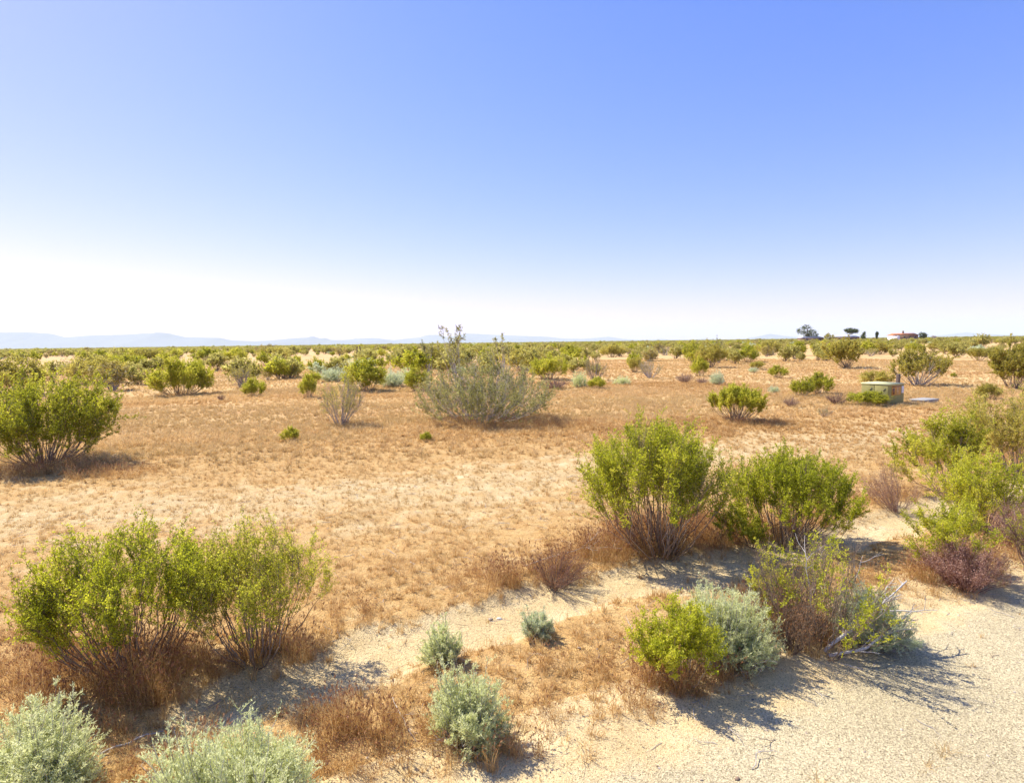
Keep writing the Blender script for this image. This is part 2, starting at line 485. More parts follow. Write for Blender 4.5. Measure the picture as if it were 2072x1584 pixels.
# ------------------------------------------------------------------ plant generators
def creosote(rng, H, Rd, n_stem=22, n_sub=11, n_twig=9, n_leaf=9, leaf=(.014, .007), lo=.38, lean=(0, 0), sr=.010, flat=.4, spread=.55, bare=0.0, mats=('green', 'stem'), twigk=1.0, sub_len=(.15, .33), plume=0.0, basew=.12):
    phi = rng.uniform(0, 2 * math.pi, n_stem)
    s = np.sqrt(rng.uniform(.0, 1, n_stem))
    lift = rng.uniform(.78, 1.0, n_stem)
    E = np.stack([Rd * .80 * s * np.cos(phi) + lean[0], Rd * .80 * s * np.sin(phi) + lean[1], H * .93 * (1 - flat * s ** 2) * lift], -1)
    B = np.stack([Rd * basew * s * np.cos(phi), Rd * basew * s * np.sin(phi), np.full(n_stem, -.03)], -1)
    C = np.stack([E[:, 0] * spread * .9, E[:, 1] * spread * .9, E[:, 2] * rng.uniform(.38, .55, n_stem)], -1)
    k = 9
    t = np.linspace(0, 1, k)[None, :, None]
    P = (1 - t) ** 2 * B[:, None] + 2 * t * (1 - t) * C[:, None] + t * t * E[:, None]
    wob = np.cumsum(rng.normal(size=(n_stem, k, 3)) * H * .016, 1); wob[:, 0] = 0
    P = P + wob
    rad = sr * rng.uniform(.6, 1.2, n_stem)[:, None] * (1 - .78 * np.linspace(0, 1, k))[None]
    br = MB(); fo = MB()
    br.tubes(P, rad, 5, rng.uniform(.15, .85, n_stem))

    def sample(P, idx, tt):
        f = tt * (P.shape[1] - 1); i0 = np.minimum(f.astype(int), P.shape[1] - 2); fr = (f - i0)[:, None]
        return P[idx, i0] * (1 - fr) + P[idx, i0 + 1] * fr, norm(P[idx, i0 + 1] - P[idx, i0])
    # secondary branches
    n2 = n_stem * n_sub
    idx = np.repeat(np.arange(n_stem), n_sub)
    tt = lo + (1 - lo) * rng.uniform(0, 1, n2) ** .8
    S0, T0 = sample(P, idx, tt)
    rad_out = norm(S0 * np.array([1, 1, 0]) + 1e-5)
    D = norm(T0 * .9 + rng.normal(size=(n2, 3)) * (.42 - .17 * plume) + rad_out * .12 + np.array([0, 0, .22 + .35 * plume]))
    Ls = H * rng.uniform(*sub_len, n2) * (1.15 - .45 * tt)
    k2 = 5
    t2 = np.linspace(0, 1, k2)[None, :, None]
    bend = norm(rng.normal(size=(n2, 3)) + np.array([0, 0, .9]))
    P2 = S0[:, None] + D[:, None] * Ls[:, None, None] * t2 + bend[:, None] * (Ls[:, None, None] * .22) * t2 ** 2
    P2 = P2 + np.cumsum(rng.normal(size=P2.shape) * .012 * H * np.array([0, 1, 1, 1, 1])[None, :, None] * .5, 1)
    br.tubes(P2, (sr * .30 * (1 - .7 * t2[..., 0])) * np.ones((n2, 1)), 3, rng.uniform(.1, .8, n2))
    # twigs
    n3 = n2 * n_twig
    idx3 = np.repeat(np.arange(n2), n_twig)
    tt3 = rng.uniform(.15, 1, n3)
    S3, T3 = sample(P2, idx3, tt3)
    D3 = norm(T3 * .75 + rng.normal(size=(n3, 3)) * (.55 - .1 * plume) + np.array([0, 0, .25 + .2 * plume]))
    L3 = H ** .5 * rng.uniform(.035, .085, n3) * twigk
    P3 = np.stack([S3, S3 + D3 * L3[:, None] * .5, S3 + D3 * L3[:, None]], 1)
    br.tubes(P3, np.array([[sr * .12, sr * .1, sr * .05]]) * np.ones((n3, 1)), 3, rng.uniform(.1, .7, n3))
    # leaves
    clump = (rng.normal(size=n_stem) * .12)[idx] + rng.normal(size=n2) * .13 + .5
    alive = (rng.uniform(size=n2) > bare) & (rng.uniform(size=n_stem) > .04 + bare * .3)[idx]
    idl = np.repeat(np.arange(n3), n_leaf)
    keep = alive[idx3[idl]] & (rng.uniform(size=len(idl)) < .92)
    idl = idl[keep]; n4 = len(idl)
    u = rng.uniform(.05, 1.1, n4)
    PL = S3[idl] + D3[idl] * (L3[idl] * u)[:, None] + rng.normal(size=(n4, 3)) * .0045
    DL = D3[idl] * .5 + rng.normal(size=(n4, 3)) * .75 + np.array([0, 0, .25])
    a = np.clip(clump[idx3[idl]] + rng.normal(size=n4) * .16 + (u - .5) * .16, 0, 1)
    sz = rng.uniform(.7, 1.25, n4)
    fo.leaves(PL, DL, leaf[0] * sz, leaf[1] * sz, rng, a)
    return br, fo


def saltbush(rng, H, Rd, n=260, per=70, leaf=(.020, .0050), lean=(0, 0), skirt=True):
    """rounded mound of fine pale stems"""
    br = MB(); fo = MB()
    phi = rng.uniform(0, 2 * math.pi, n); el = np.arcsin(rng.uniform(.05, 1, n))
    lob = 1 + .16 * np.sin(phi * 3 + rng.uniform(0, 6)) * np.cos(el * 2) + .08 * np.sin(phi * 7 + 2) + rng.normal(size=n) * .035
    nl_ = 5
    la = rng.uniform(0, 2 * math.pi) + np.arange(nl_) * 2 * math.pi / nl_ + rng.normal(size=nl_) * .4
    lr = rng.uniform(.30, .52, nl_); lh = rng.uniform(.62, 1.0, nl_); lh[rng.integers(0, nl_)] = 1.0
    li = rng.integers(0, nl_, n)
    ox, oy = Rd * lr * np.cos(la), Rd * lr * np.sin(la)
    E = np.stack([Rd * .62 * np.cos(el) * np.cos(phi) * lob + ox[li] + lean[0], Rd * .62 * np.cos(el) * np.sin(phi) * lob + oy[li] + lean[1], H * lh[li] * (.12 + .88 * np.sin(el)) * lob], -1)
    B = np.stack([Rd * .2 * np.cos(phi) * np.cos(el) + ox[li] * .6, Rd * .2 * np.sin(phi) * np.cos(el) + oy[li] * .6, np.full(n, -.02)], -1)
    C = (B + E) / 2 + rng.normal(size=(n, 3)) * Rd * .09 + np.array([0, 0, H * .06])
    k = 6; t = np.linspace(0, 1, k)[None, :, None]
    P = (1 - t) ** 2 * B[:, None] + 2 * t * (1 - t) * C[:, None] + t * t * E[:, None]
    P = P + np.cumsum(rng.normal(size=P.shape) * H * .012, 1)
    br.tubes(P, (.0035 * (1 - .7 * t[..., 0])) * np.ones((n, 1)), 3, rng.uniform(.2, .9, n))
    # dead grey twigs poking out low down
    nd = int(n * .25); pa = rng.uniform(0, 2 * math.pi, nd)
    q0 = np.stack([Rd * .3 * np.cos(pa), Rd * .3 * np.sin(pa), np.full(nd, .0)], -1)
    q2 = q0 + np.stack([np.cos(pa) * Rd * rng.uniform(.4, .8, nd), np.sin(pa) * Rd * rng.uniform(.4, .8, nd), H * rng.uniform(.05, .35, nd)], -1)
    q1 = (q0 + q2) / 2 + rng.normal(size=(nd, 3)) * Rd * .08 + np.array([0, 0, .02])
    br.tubes(np.stack([q0, q1, q2], 1), np.array([[.003, .0022, .001]]) * np.ones((nd, 1)), 3, rng.uniform(.1, .9, nd))
    # curly side shoots
    ns = n * 7; idx = np.repeat(np.arange(n), 7); tt = rng.uniform(.35, .98, ns)
    f = tt * (k - 1); i0 = np.minimum(f.astype(int), k - 2); fr = (f - i0)[:, None]
    S0 = P[idx, i0] * (1 - fr) + P[idx, i0 + 1] * fr; T0 = norm(P[idx, i0 + 1] - P[idx, i0])
    D = norm(T0 * .8 + rng.normal(size=(ns, 3)) * .5 + np.array([0, 0, .2]))
    Ls = rng.uniform(.10, .22, ns) * Rd * 1.1
    bend = norm(rng.normal(size=(ns, 3)))
    t2 = np.linspace(0, 1, 4)[None, :, None]
    P2 = S0[:, None] + D[:, None] * Ls[:, None, None] * t2 + bend[:, None] * Ls[:, None, None] * .35 * t2 ** 2
    fo.tubes(P2, np.array([[.0017, .0015, .0012, .0006]]) * np.ones((ns, 1)), 3, np.clip(rng.normal(size=ns) * .18 + .62, 0, 1))
    nl = int(n * per * 1.6); il = rng.integers(0, ns, nl); u = rng.uniform(0, 1, nl)
    PL = S0[il] + D[il] * (Ls[il] * u)[:, None] + bend[il] * (Ls[il] * .35 * u * u)[:, None] + rng.normal(size=(nl, 3)) * .004
    DL = D[il] * .7 + rng.normal(size=(nl, 3)) * .6 + np.array([0, 0, .3])
    sz = rng.uniform(.6, 1.3, nl)
    shade = np.clip(.42 + rng.normal(size=nl) * .15 + .14 * u, 0, 1)
    fo.leaves(PL, DL, leaf[0] * sz, leaf[1] * sz, rng, shade)
    return br, fo


def twiggy(rng, H, Rd, n=70, n_sub=9, n_twig=4, lean=(0, 0), leafy=0.25, lo=.2, sr=.004):
    return creosote(rng, H, Rd, n, n_sub, n_twig, max(1, int(leafy * 4)), leaf=(.012, .005), lo=lo, lean=lean, sr=sr, flat=.45, spread=.6, bare=0 if leafy >= .25 else .6, sub_len=(.12, .3))


def place_bush(name, label, cat, br, fo, mats, loc, group=None, rz=0, sc=(1, 1, 1), meshes=None):
    r = tag(empty(name, loc, rz, sc), label, cat, group)
    if meshes is None:
        bm, fm = br.mesh(name + '_branches', M[mats[1]]), fo.mesh(name + '_foliage', M[mats[0]])
    else:
        bm, fm = meshes
    ob('branches', bm, r); ob('foliage', fm, r)
    return r


def geom(px, py, cx, wpx, top):
    x, y = at(px, py)
    z = float(hgt(x, y))
    H = height_for(x, y, top)
    Rr = wpx / 2 / F * y
    lx = (cx - px) / F * y
    return x, y, z, H, Rr, lx


CREO = 'creosote bush'
# ------------------------------------------------------------------ foreground shrubs, each its own mesh
# (kind, base px, base py, crown centre px, crown width px, top py, materials, options, label)
FORE = [
    ('creo', 268, 1360, 262, 390, 1072, ('lime', 'stem'), dict(n_stem=60, n_sub=13, lo=.42, flat=.34, n_leaf=11, plume=.3, twigk=.95, spread=1.05, basew=.25, sr=.0065, leaf=(.016, .009)), 'big lime green creosote bush at lower left, left one of a touching pair'),
    ('creo', 522, 1330, 524, 310, 1064, ('green', 'stem'), dict(n_stem=54, n_sub=10, lo=.45, flat=.35, n_leaf=9, plume=.2, spread=1.05, basew=.25, sr=.0055, leaf=(.015, .008)), 'airy green creosote bush at lower left, thinner right one of a touching pair'),
    ('creo', 1335, 1118, 1322, 335, 845, ('lime', 'stem'), dict(n_stem=84, n_sub=13, lo=.52, flat=.42, n_leaf=11, plume=.35, spread=1.0, basew=.2, sr=.0075, leaf=(.020, .0105)), 'bright green vase shaped creosote bush with bare fanning stems, rusty grass at its foot'),
    ('creo', 1590, 1090, 1600, 290, 900, ('lime', 'stem'), dict(n_stem=76, n_sub=11, lo=.42, flat=.4, n_leaf=11, plume=.6, spread=.95, basew=.3, sr=.007, leaf=(.021, .0105)), 'broad lime creosote bush immediately right of the vase shaped one'),
    ('creo', 1520, 1100, 1500, 120, 1010, ('green', 'stem'), dict(n_stem=18, n_sub=10, lo=.3, flat=.5, n_leaf=10, spread=.9, sr=.006, leaf=(.020, .010)), 'low dense green creosote bush between the vase shaped bush and the broad lime one'),
    ('twig', 1815, 1025, 1800, 150, 925, ('rust', 'twig'), dict(n=60, leafy=.5), 'thin brown dried shrub with purplish twigs right of the broad lime bush'),
    ('creo', 1925, 1000, 1905, 205, 828, ('green', 'stem'), dict(n_stem=28, n_sub=12, lo=.5, flat=.4, n_leaf=11, leaf=(.026, .014), spread=.6, sr=.008), 'dark green topped creosote bush with pale bare trunks, near the right edge'),
    ('creo', 2050, 960, 2030, 250, 792, ('olive', 'stem'), dict(n_stem=40, n_sub=12, lo=.3, n_leaf=10, leaf=(.027, .014), sr=.008), 'large olive creosote bush cut by the right edge, behind the dark green topped one'),
    ('creo', 1990, 1075, 1985, 225, 915, ('lime', 'stem'), dict(n_stem=50, n_sub=10, lo=.3, n_leaf=9, leaf=(.02, .0105), bare=.08, sr=.007), 'loose yellow green creosote bush leaning over the sandy strip near the right edge'),
    ('creo', 1925, 1165, 1915, 195, 1018, ('lime', 'twig'), dict(n_stem=26, n_sub=10, lo=.55, n_leaf=9, leaf=(.017, .009), bare=.08, sr=.005), 'small creosote bush with lime tips growing out of the purplish red shrub by the road'),
    ('creo', 2090, 1160, 2080, 130, 985, ('green', 'twig'), dict(n_stem=16, n_sub=9, lo=.35, n_leaf=7, leaf=(.014, .007), bare=.3), 'dim green and brown creosote bush cut by the right edge beside the purplish red twigs'),
    ('creo', 1650, 1310, 1650, 360, 1085, ('lime', 'stem'), dict(n_stem=56, n_sub=9, lo=.25, flat=.45, n_leaf=8, bare=.74, sr=.0055, spread=.9, leaf=(.018, .010), basew=.3), 'half dead creosote bush with grey bare branches and a few green tufts, beside the road'),
    ('twig', 1600, 1320, 1600, 200, 1150, ('rust', 'stem'), dict(n=55, leafy=.5), 'tangled rust brown dry shrub on the left of the half dead creosote bush'),
    ('twig', 1955, 1192, 1950, 200, 1088, ('purple', 'purple'), dict(n=150, leafy=.75), 'dense purplish red dry shrub by the road near the right edge'),
    ('twig', 2075, 1120, 2070, 150, 1010, ('purple', 'purple'), dict(n=110, leafy=.75), 'purplish brown dry shrub cut by the right edge'),
    ('creo', 1572, 1262, 1560, 105, 1140, ('lime', 'stem'), dict(n_stem=14, n_sub=9, lo=.35, flat=.45, n_leaf=10, leaf=(.016, .009), spread=.9, sr=.0045), 'small dense bright green tuft of creosote left of the half dead bush'),
    ('salt', 1762, 1302, 1762, 150, 1168, ('saltblue', 'greystem'), dict(n=300), 'blue grey saltbush tucked against the right side of the half dead creosote bush'),
    ('salt', 1478, 1340, 1474, 195, 1190, ('salt', 'greystem'), dict(n=460), 'rounded pale mint saltbush behind the small yellow green creosote bush by the road'),
    ('creo', 1375, 1385, 1372, 215, 1225, ('lime', 'stem'), dict(n_stem=30, n_sub=10, lo=.35, flat=.35, n_leaf=10, spread=.85, sr=.0045, leaf=(.015, .0085)), 'small yellow green creosote bush in front of the pale mint saltbush by the road'),
    ('salt', 898, 1340, 893, 92, 1252, ('salt', 'greystem'), dict(n=130), 'small upright green saltbush in the sandy strip with grey twigs at its foot'),
    ('salt', 1088, 1290, 1084, 66, 1228, ('saltblue', 'greystem'), dict(n=90), 'smallest foreground saltbush, grey green tuft at the edge of the sandy strip'),
    ('salt', 950, 1500, 948, 165, 1355, ('salt', 'greystem'), dict(n=300), 'pale curly saltbush at bottom centre casting a dark round shadow to its right'),
    ('salt', 75, 1610, 80, 250, 1425, ('salt', 'greystem'), dict(n=480), 'pale mint saltbush filling the bottom left corner'),
    ('salt', 480, 1690, 472, 350, 1452, ('salt', 'greystem'), dict(n=620), 'wide pale saltbush cut by the bottom edge, left of centre'),
    ('twig', 1120, 1175, 1130, 190, 1100, ('rust', 'twig'), dict(n=70, leafy=.5), 'low brown tangle of dry twigs left of the vase shaped creosote bush'),
    # middle distance, large ones
    ('creo', 95, 935, 112, 320, 738, ('green', 'stem'), dict(n_stem=75, n_sub=14, lo=.3, flat=.5, n_leaf=10, leaf=(.034, .019), spread=1.0, sr=.011, basew=.2), 'large green creosote bush cut by the left edge in the middle distance'),
    ('creo', 968, 850, 978, 335, 712, ('greyolive', 'greystem'), dict(n_stem=130, n_sub=13, lo=.15, flat=.62, n_leaf=8, leaf=(.036, .018), spread=1.1, sr=.010, bare=.3, basew=.3), 'very wide creosote bush with tangled silvery dead branches in the centre of the plain'),
    ('creo', 690, 860, 700, 115, 762, ('olive', 'greystem'), dict(n_stem=44, n_sub=9, lo=.3, flat=.3, n_leaf=5, leaf=(.028, .013), bare=.45, sr=.009, spread=.85), 'nearly leafless grey creosote bush left of the very wide silvery one'),
    ('creo', 367, 797, 370, 142, 716, ('green', 'stem'), dict(n_stem=70, n_sub=13, lo=.35, flat=.5, n_leaf=9, leaf=(.05, .027), spread=1.05, sr=.012, basew=.25), 'domed green creosote bush standing alone on bare orange ground, left part of the plain'),
    ('creo', 1488, 853, 1488, 124, 783, ('green', 'stem'), dict(n_stem=75, n_sub=12, lo=.6, flat=.35, n_leaf=9, leaf=(.030, .016), spread=1.05, sr=.009, plume=.5), 'flat topped fan shaped creosote bush with a brown shadow patch to its right'),
    ('creo', 1858, 779, 1864, 132, 702, ('olive', 'greystem'), dict(n_stem=40, n_sub=12, lo=.4, flat=.4, n_leaf=9, leaf=(.055, .03), spread=.95, sr=.017, bare=.05), 'spreading creosote bush with pale bare trunks behind the green electrical cabinet'),
    ('creo', 1712, 745, 1700, 104, 687, ('olive', 'stem'), dict(n_stem=36, n_sub=12, lo=.3, flat=.3, n_leaf=9, leaf=(.08, .042), spread=.9, sr=.018), 'tall olive creosote bush below the far grey roofed houses'),
    ('creo', 2052, 785, 2050, 96, 690, ('olive', 'stem'), dict(n_stem=36, n_sub=12, lo=.3, flat=.35, n_leaf=9, leaf=(.07, .038), spread=.85, sr=.015), 'tall olive creosote bush at the right edge beyond the low concrete lid'),
]
for i, (kd, px, py, cx, w, top, mt, kw, lab) in enumerate(FORE):
    rng = np.random.default_rng(100 + i)
    x, y, z, H, Rr, lx = geom(px, py, cx, w, top)
    if kd == 'creo':
        br, fo = creosote(rng, H, Rr, lean=(lx, 0), **kw)
        place_bush('creosote_bush', lab, CREO, br, fo, mt, (x, y, z))
    elif kd == 'salt':
        br, fo = saltbush(rng, H, Rr * 1.04, lean=(lx, 0), **kw)
        place_bush('saltbush', lab, 'saltbush', br, fo, mt, (x, y, z))
    else:
        br, fo = twiggy(rng, H, Rr, lean=(lx, 0), **kw)
        place_bush('dry_shrub', lab, 'dry shrub', br, fo, mt, (x, y, z))

# tall thin creosote tips that stand over the centre bush
for i, (px, py, cx, w, top, lab) in enumerate([
        (935, 800, 926, 62, 650, 'tallest creosote bush, thin leafy top against the sky behind the very wide silvery bush'),
        (1020, 770, 1012, 46, 678, 'thin topped creosote bush with a small head above the horizon, right of the tallest one'),
        (868, 760, 865, 30, 685, 'thin creosote bush with a small head above the horizon, left of the tallest one'),
        (1455, 735, 1452, 34, 680, 'thin wispy creosote bush poking above the horizon, right of centre')]):
    x, y, z, H, Rr, lx = geom(px, py, cx, w, top)
    br, fo = creosote(np.random.default_rng(300 + i), H, Rr * 1.35, n_stem=13, n_sub=7, n_twig=5, n_leaf=5, leaf=(.075, .042), lo=.68, lean=(lx, 0), sr=.020, flat=.22, spread=.6, bare=.15, sub_len=(.07, .14))
    place_bush('creosote_bush', lab, CREO, br, fo, ('greyolive', 'greystem'), (x, y, z))

# ------------------------------------------------------------------ shared shrub meshes for the middle distance
PR = {}


def proto(key, mats, br, fo):
    PR[key] = (br.mesh(key + '_branches', M[mats[1]]), fo.mesh(key + '_foliage', M[mats[0]]))


for i in range(3):
    proto('green%d' % i, ('green', 'stem'), *creosote(np.random.default_rng(500 + i), 1.5, 1.0, n_stem=44, n_sub=10, n_twig=7, n_leaf=7, twigk=1.5, leaf=(.05, .028), lo=.3, sr=.009, flat=.5, spread=1.0, basew=.25))
    proto('olive%d' % i, ('olive', 'stem'), *creosote(np.random.default_rng(510 + i), 1.5, 1.0, n_stem=44, n_sub=10, n_twig=7, n_leaf=7, twigk=1.5, leaf=(.05, .028), lo=.3, sr=.010, flat=.45, spread=1.0, basew=.2))
proto('dry0', ('dryleaf', 'greystem'), *creosote(np.random.default_rng(520), 1.5, 1.0, n_stem=26, n_sub=9, n_twig=6, n_leaf=3, leaf=(.045, .022), lo=.3, sr=.016, flat=.4, spread=.85, bare=.3))
proto('dry1', ('olive', 'greystem'), *creosote(np.random.default_rng(521), 1.5, 1.0, n_stem=24, n_sub=9, n_twig=6, n_leaf=4, leaf=(.045, .022), lo=.4, sr=.018, flat=.4, spread=.9, bare=.3))
proto('salt0', ('saltblue', 'greystem'), *saltbush(np.random.default_rng(530), .8, .8, n=160, per=40, leaf=(.06, .02)))
proto('salt1', ('salt', 'greystem'), *saltbush(np.random.default_rng(531), .8, .8, n=160, per=40, leaf=(.06, .02)))
proto('twig0', ('twig', 'twig'), *twiggy(np.random.default_rng(540), .8, .8, n=80, n_sub=8, n_twig=3, leafy=.5, sr=.010))
P_SIZE = dict(green=(1.5, 1.0), olive=(1.5, 1.0), dry=(1.5, 1.0), salt=(.8, .8), twig=(.8, .8))

MID = [
    ('dry1', 490, 783, 80, 736, 'sparse olive creosote bush with bare grey stems, right of the lone domed bush'),
    ('green1', 514, 803, 54, 763, 'small green creosote bush in front of the sparse olive one with grey stems'),
    ('green0', 624, 806, 40, 758, 'small upright green creosote bush left of the leafless grey one'),
    ('green2', 634, 775, 36, 752, 'tiny green creosote bush just behind the small upright one'),
    ('green0', 588, 893, 42, 862, 'tiny bright green creosote seedling alone on the bare orange ground'),
    ('green1', 738, 792, 108, 724, 'full green creosote bush amid grey saltbushes, left of the centre'),
    ('green2', 640, 752, 42, 722, 'dark round creosote bush just left of the grey saltbush cluster'),
    ('salt0', 676, 772, 64, 742, 'blue grey saltbush at the left foot of the full green creosote bush'),
    ('salt1', 712, 752, 60, 728, 'pale saltbush behind the left side of the full green creosote bush'),
    ('salt0', 792, 784, 62, 750, 'rounded blue grey saltbush right of the full green creosote bush'),
    ('salt1', 822, 772, 44, 748, 'pale green saltbush between the full green bush and the very wide silvery bush'),
    ('green0', 845, 792, 70, 742, 'bright green creosote bush touching the left flank of the very wide silvery bush'),
    ('olive1', 880, 745, 90, 700, 'olive creosote bush behind the left flank of the very wide silvery bush'),
    ('olive0', 1060, 750, 110, 702, 'olive creosote bush behind the right flank of the very wide silvery bush'),
    ('green2', 1112, 770, 92, 718, 'green creosote bush right of the very wide silvery bush'),
    ('twig0', 1120, 788, 90, 765, 'grey leafless twiggy shrub at the foot of the green bush right of centre'),
    ('salt1', 1172, 784, 38, 754, 'pale mint saltbush left of the small dark green bush'),
    ('green1', 1208, 787, 46, 762, 'small dark green low bush between two pale saltbushes'),
    ('dry0', 1205, 770, 66, 720, 'orange tinged creosote bush directly behind the small dark green low bush'),
    ('salt1', 1258, 778, 38, 761, 'pale mint saltbush right of the small dark green bush'),
    ('olive2', 1284, 755, 38, 722, 'small olive creosote bush left of the straw coloured sparse one'),
    ('dry0', 1316, 764, 66, 724, 'straw coloured sparse creosote bush with grey twigs, right of centre'),
    ('green0', 1416, 762, 46, 722, 'green creosote bush above grey twigs and a small blue grey saltbush'),
    ('twig0', 1386, 774, 56, 753, 'grey twiggy shrub left of the small blue grey saltbush'),
    ('twig0', 1420, 776, 40, 762, 'pale leafless twigs touching the left side of the small blue grey saltbush'),
    ('salt0', 1452, 778, 32, 750, 'small blue grey saltbush at the right end of a twiggy row'),
    ('green2', 1402, 732, 50, 692, 'green creosote bush on the left of a broad clump near the horizon'),
    ('olive1', 1436, 745, 76, 694, 'olive creosote bush on the right of a broad clump near the horizon'),
    ('green1', 1512, 733, 62, 698, 'rounded creosote bush alone right of the broad clump near the horizon'),
    ('olive0', 1556, 720, 60, 690, 'olive creosote bush just behind the rounded lone one near the horizon'),
    ('green0', 1574, 763, 48, 738, 'small round lime bush on bare ground, below the rounded lone one'),
    ('olive2', 1532, 748, 34, 730, 'small olive bush with a saltbush at its foot, above the small round lime bush'),
    ('salt0', 1524, 754, 20, 743, 'tiny blue grey saltbush at the foot of a small olive bush'),
    ('green1', 1612, 722, 46, 692, 'dark green creosote bush left of the tall olive one below the houses'),
    ('twig0', 1590, 724, 40, 714, 'low grey twiggy shrub left of the dark green bush below the houses'),
    ('salt0', 1565, 793, 24, 778, 'tiny teal grey saltbush alone on bare orange ground above the fan shaped bush'),
    ('green2', 1622, 800, 56, 762, 'green creosote bush on the left of a two lobed clump left of the cabinet'),
    ('green0', 1660, 795, 66, 750, 'green creosote bush on the right of a two lobed clump left of the cabinet'),
    ('twig0', 1600, 824, 48, 803, 'grey purple twiggy shrub in front of the two lobed clump'),
    ('twig0', 1694, 818, 66, 791, 'purplish leafless shrub left of the cabinet'),
    ('green1', 1756, 820, 92, 791, 'green creosote bush growing against the front of the electrical cabinet'),
    ('olive0', 1772, 778, 72, 748, 'low olive creosote bush behind the electrical cabinet'),
    ('dry0', 1668, 842, 38, 820, 'small straw coloured dry bush in front of the purplish leafless shrub'),
    ('olive1', 1780, 716, 50, 690, 'olive creosote bush between the tall olive one and the pale trunked one'),
    ('dry1', 1762, 722, 34, 705, 'small sparse bush on bare ground right of the tall olive one'),
    ('olive2', 1915, 712, 70, 688, 'olive creosote bush right behind the pale trunked one'),
    ('green2', 1930, 762, 14, 752, 'tiny green weed right of the pale trunked creosote bush'),
    ('olive0', 30, 800, 150, 722, 'olive creosote bush behind the left side of the large one at the left edge'),
    ('olive1', 190, 775, 120, 718, 'olive creosote bush behind the right side of the large one at the left edge'),
    ('dry0', 150, 765, 70, 718, 'straw coloured dry bush above the large one at the left edge'),
    ('green2', 255, 752, 90, 712, 'green creosote bush at the near edge of the far left thicket'),
    ('olive2', 300, 735, 80, 703, 'olive creosote bush behind the lone domed bush, to its left'),
    ('green0', 420, 735, 70, 705, 'green creosote bush behind the lone domed bush, to its right'),
    ('dry0', 428, 742, 40, 718, 'straw coloured twiggy bush behind the lone domed bush'),
    ('green1', 478, 738, 60, 706, 'dark green creosote bush above the sparse grey stemmed one'),
    ('olive0', 555, 736, 80, 703, 'wide olive creosote bush left of the dark round one, near the horizon'),
    ('dry1', 578, 756, 28, 736, 'small sparse vase shaped bush on bare orange ground left of the dark round one'),
    ('twig0', 448, 812, 22, 798, 'tiny grey dead shrub right of the lone domed bush'),
    ('salt1', 660, 748, 34, 732, 'small pale saltbush right behind the dark round creosote bush'),
    ('green1', 862, 892, 30, 872, 'faint pale green weed in the dry grass below the very wide silvery bush'),
    ('olive1', 1240, 722, 60, 695, 'olive creosote bush above the orange tinged one, near the horizon'),
    ('dry0', 1345, 718, 44, 696, 'straw coloured bush near the horizon, right of centre'),
    ('green0', 1156, 722, 60, 697, 'green creosote bush above the pale mint saltbush, near the horizon'),
    ('salt0', 960, 700, 20, 694, 'small grey saltbush on the far plain behind the tallest bush'),
    ('olive2', 1980, 728, 50, 700, 'olive creosote bush left of the tall one at the right edge'),
    ('olive0', 2000, 806, 54, 772, 'sparse olive creosote bush above the dark green topped one, near the right edge'),
    ('green2', 1850, 715, 40, 690, 'green creosote bush directly behind the crown of the pale trunked one'),
]
taken = []
rr = random.Random(5)
for key, px, py, w, top, lab in MID:
    x, y, z, H, Rr, lx = geom(px, py, px, w, top)
    taken.append((x, y, Rr))
    base = ''.join(c for c in key if not c.isdigit())
    H0, R0 = P_SIZE[base]
    nm, ct = {'salt': ('saltbush', 'saltbush'), 'twig': ('dry_shrub', 'dry shrub')}.get(base, ('creosote_bush', CREO))
    place_bush(nm, lab, ct, None, None, None, (x, y, z), rz=rr.uniform(0, 6.28), sc=(Rr / R0 * .95, Rr / R0 * .95, H / H0), meshes=PR[key])
for row in FORE:
    x, y = at(row[1], row[2]); taken.append((x, y, row[4] / 2 / F * y))

# ------------------------------------------------------------------ the far plain: 160 countable bushes, the rest one mass
def lowpoly(key, seed, mats, H=1.5, Rd=1.0, nl=4, bare=0.0, leaf=.12):
    rng = np.random.default_rng(seed)
    br, fo = creosote(rng, H, Rd, n_stem=18, n_sub=8, n_twig=5, n_leaf=nl, leaf=(leaf, leaf * .6), lo=.2, sr=.018, flat=.38, spread=.85, bare=bare, twigk=2.2)
    mb = MB()
    for V, Q_, a in zip(br.V[:2], br.Q[:2], br.A[:2]):
        mb.V.append(V); mb.Q.append(Q_); mb.A.append(a); mb.M.append(np.full(len(Q_), 1)); mb.n += len(V)
    for V, Q_, a in zip(fo.V, fo.Q, fo.A):
        mb.add(V, Q_ - Q_.min(), a, 0)
    return mb.mesh(key, [M[mats[0]], M[mats[1]]])


LOW = [lowpoly('far_bush_a', 601, ('farleaf', 'stem')), lowpoly('far_bush_b', 602, ('farleaf', 'stem')), lowpoly('far_bush_c', 603, ('green', 'stem')),
       lowpoly('far_bush_d', 604, ('dryleaf', 'greystem'), nl=3, bare=.2), lowpoly('far_bush_e', 605, ('saltblue', 'greystem'), H=.9, nl=5)]
rng = np.random.default_rng(77)
pts = []
for (r0, r1, area) in ((38, 110, 26), (110, 300, 42), (300, 800, 75), (800, 2600, 350)):
    nn = int((r1 ** 2 - r0 ** 2) * math.radians(116) / 2 / area)
    r = np.sqrt(rng.uniform(r0 ** 2, r1 ** 2, nn)); th = rng.uniform(-math.radians(58), math.radians(58), nn)
    x = r * np.sin(th); y = r * np.cos(th)
    dens = fbm(x * .02, y * .02, 71, 3)
    thr = .44 - .18 * sstep(60, 250, r) + .05 * np.clip(x / r, -1, 1) * (r < 150)
    k = dens > thr
    pts.append(np.stack([x[k], y[k]], -1))
pts = np.concatenate(pts)
ok = np.ones(len(pts), bool)
for (tx, ty, tr) in taken:
    d = np.hypot(pts[:, 0] - tx, pts[:, 1] - ty)
    ok &= d > tr + 1.6
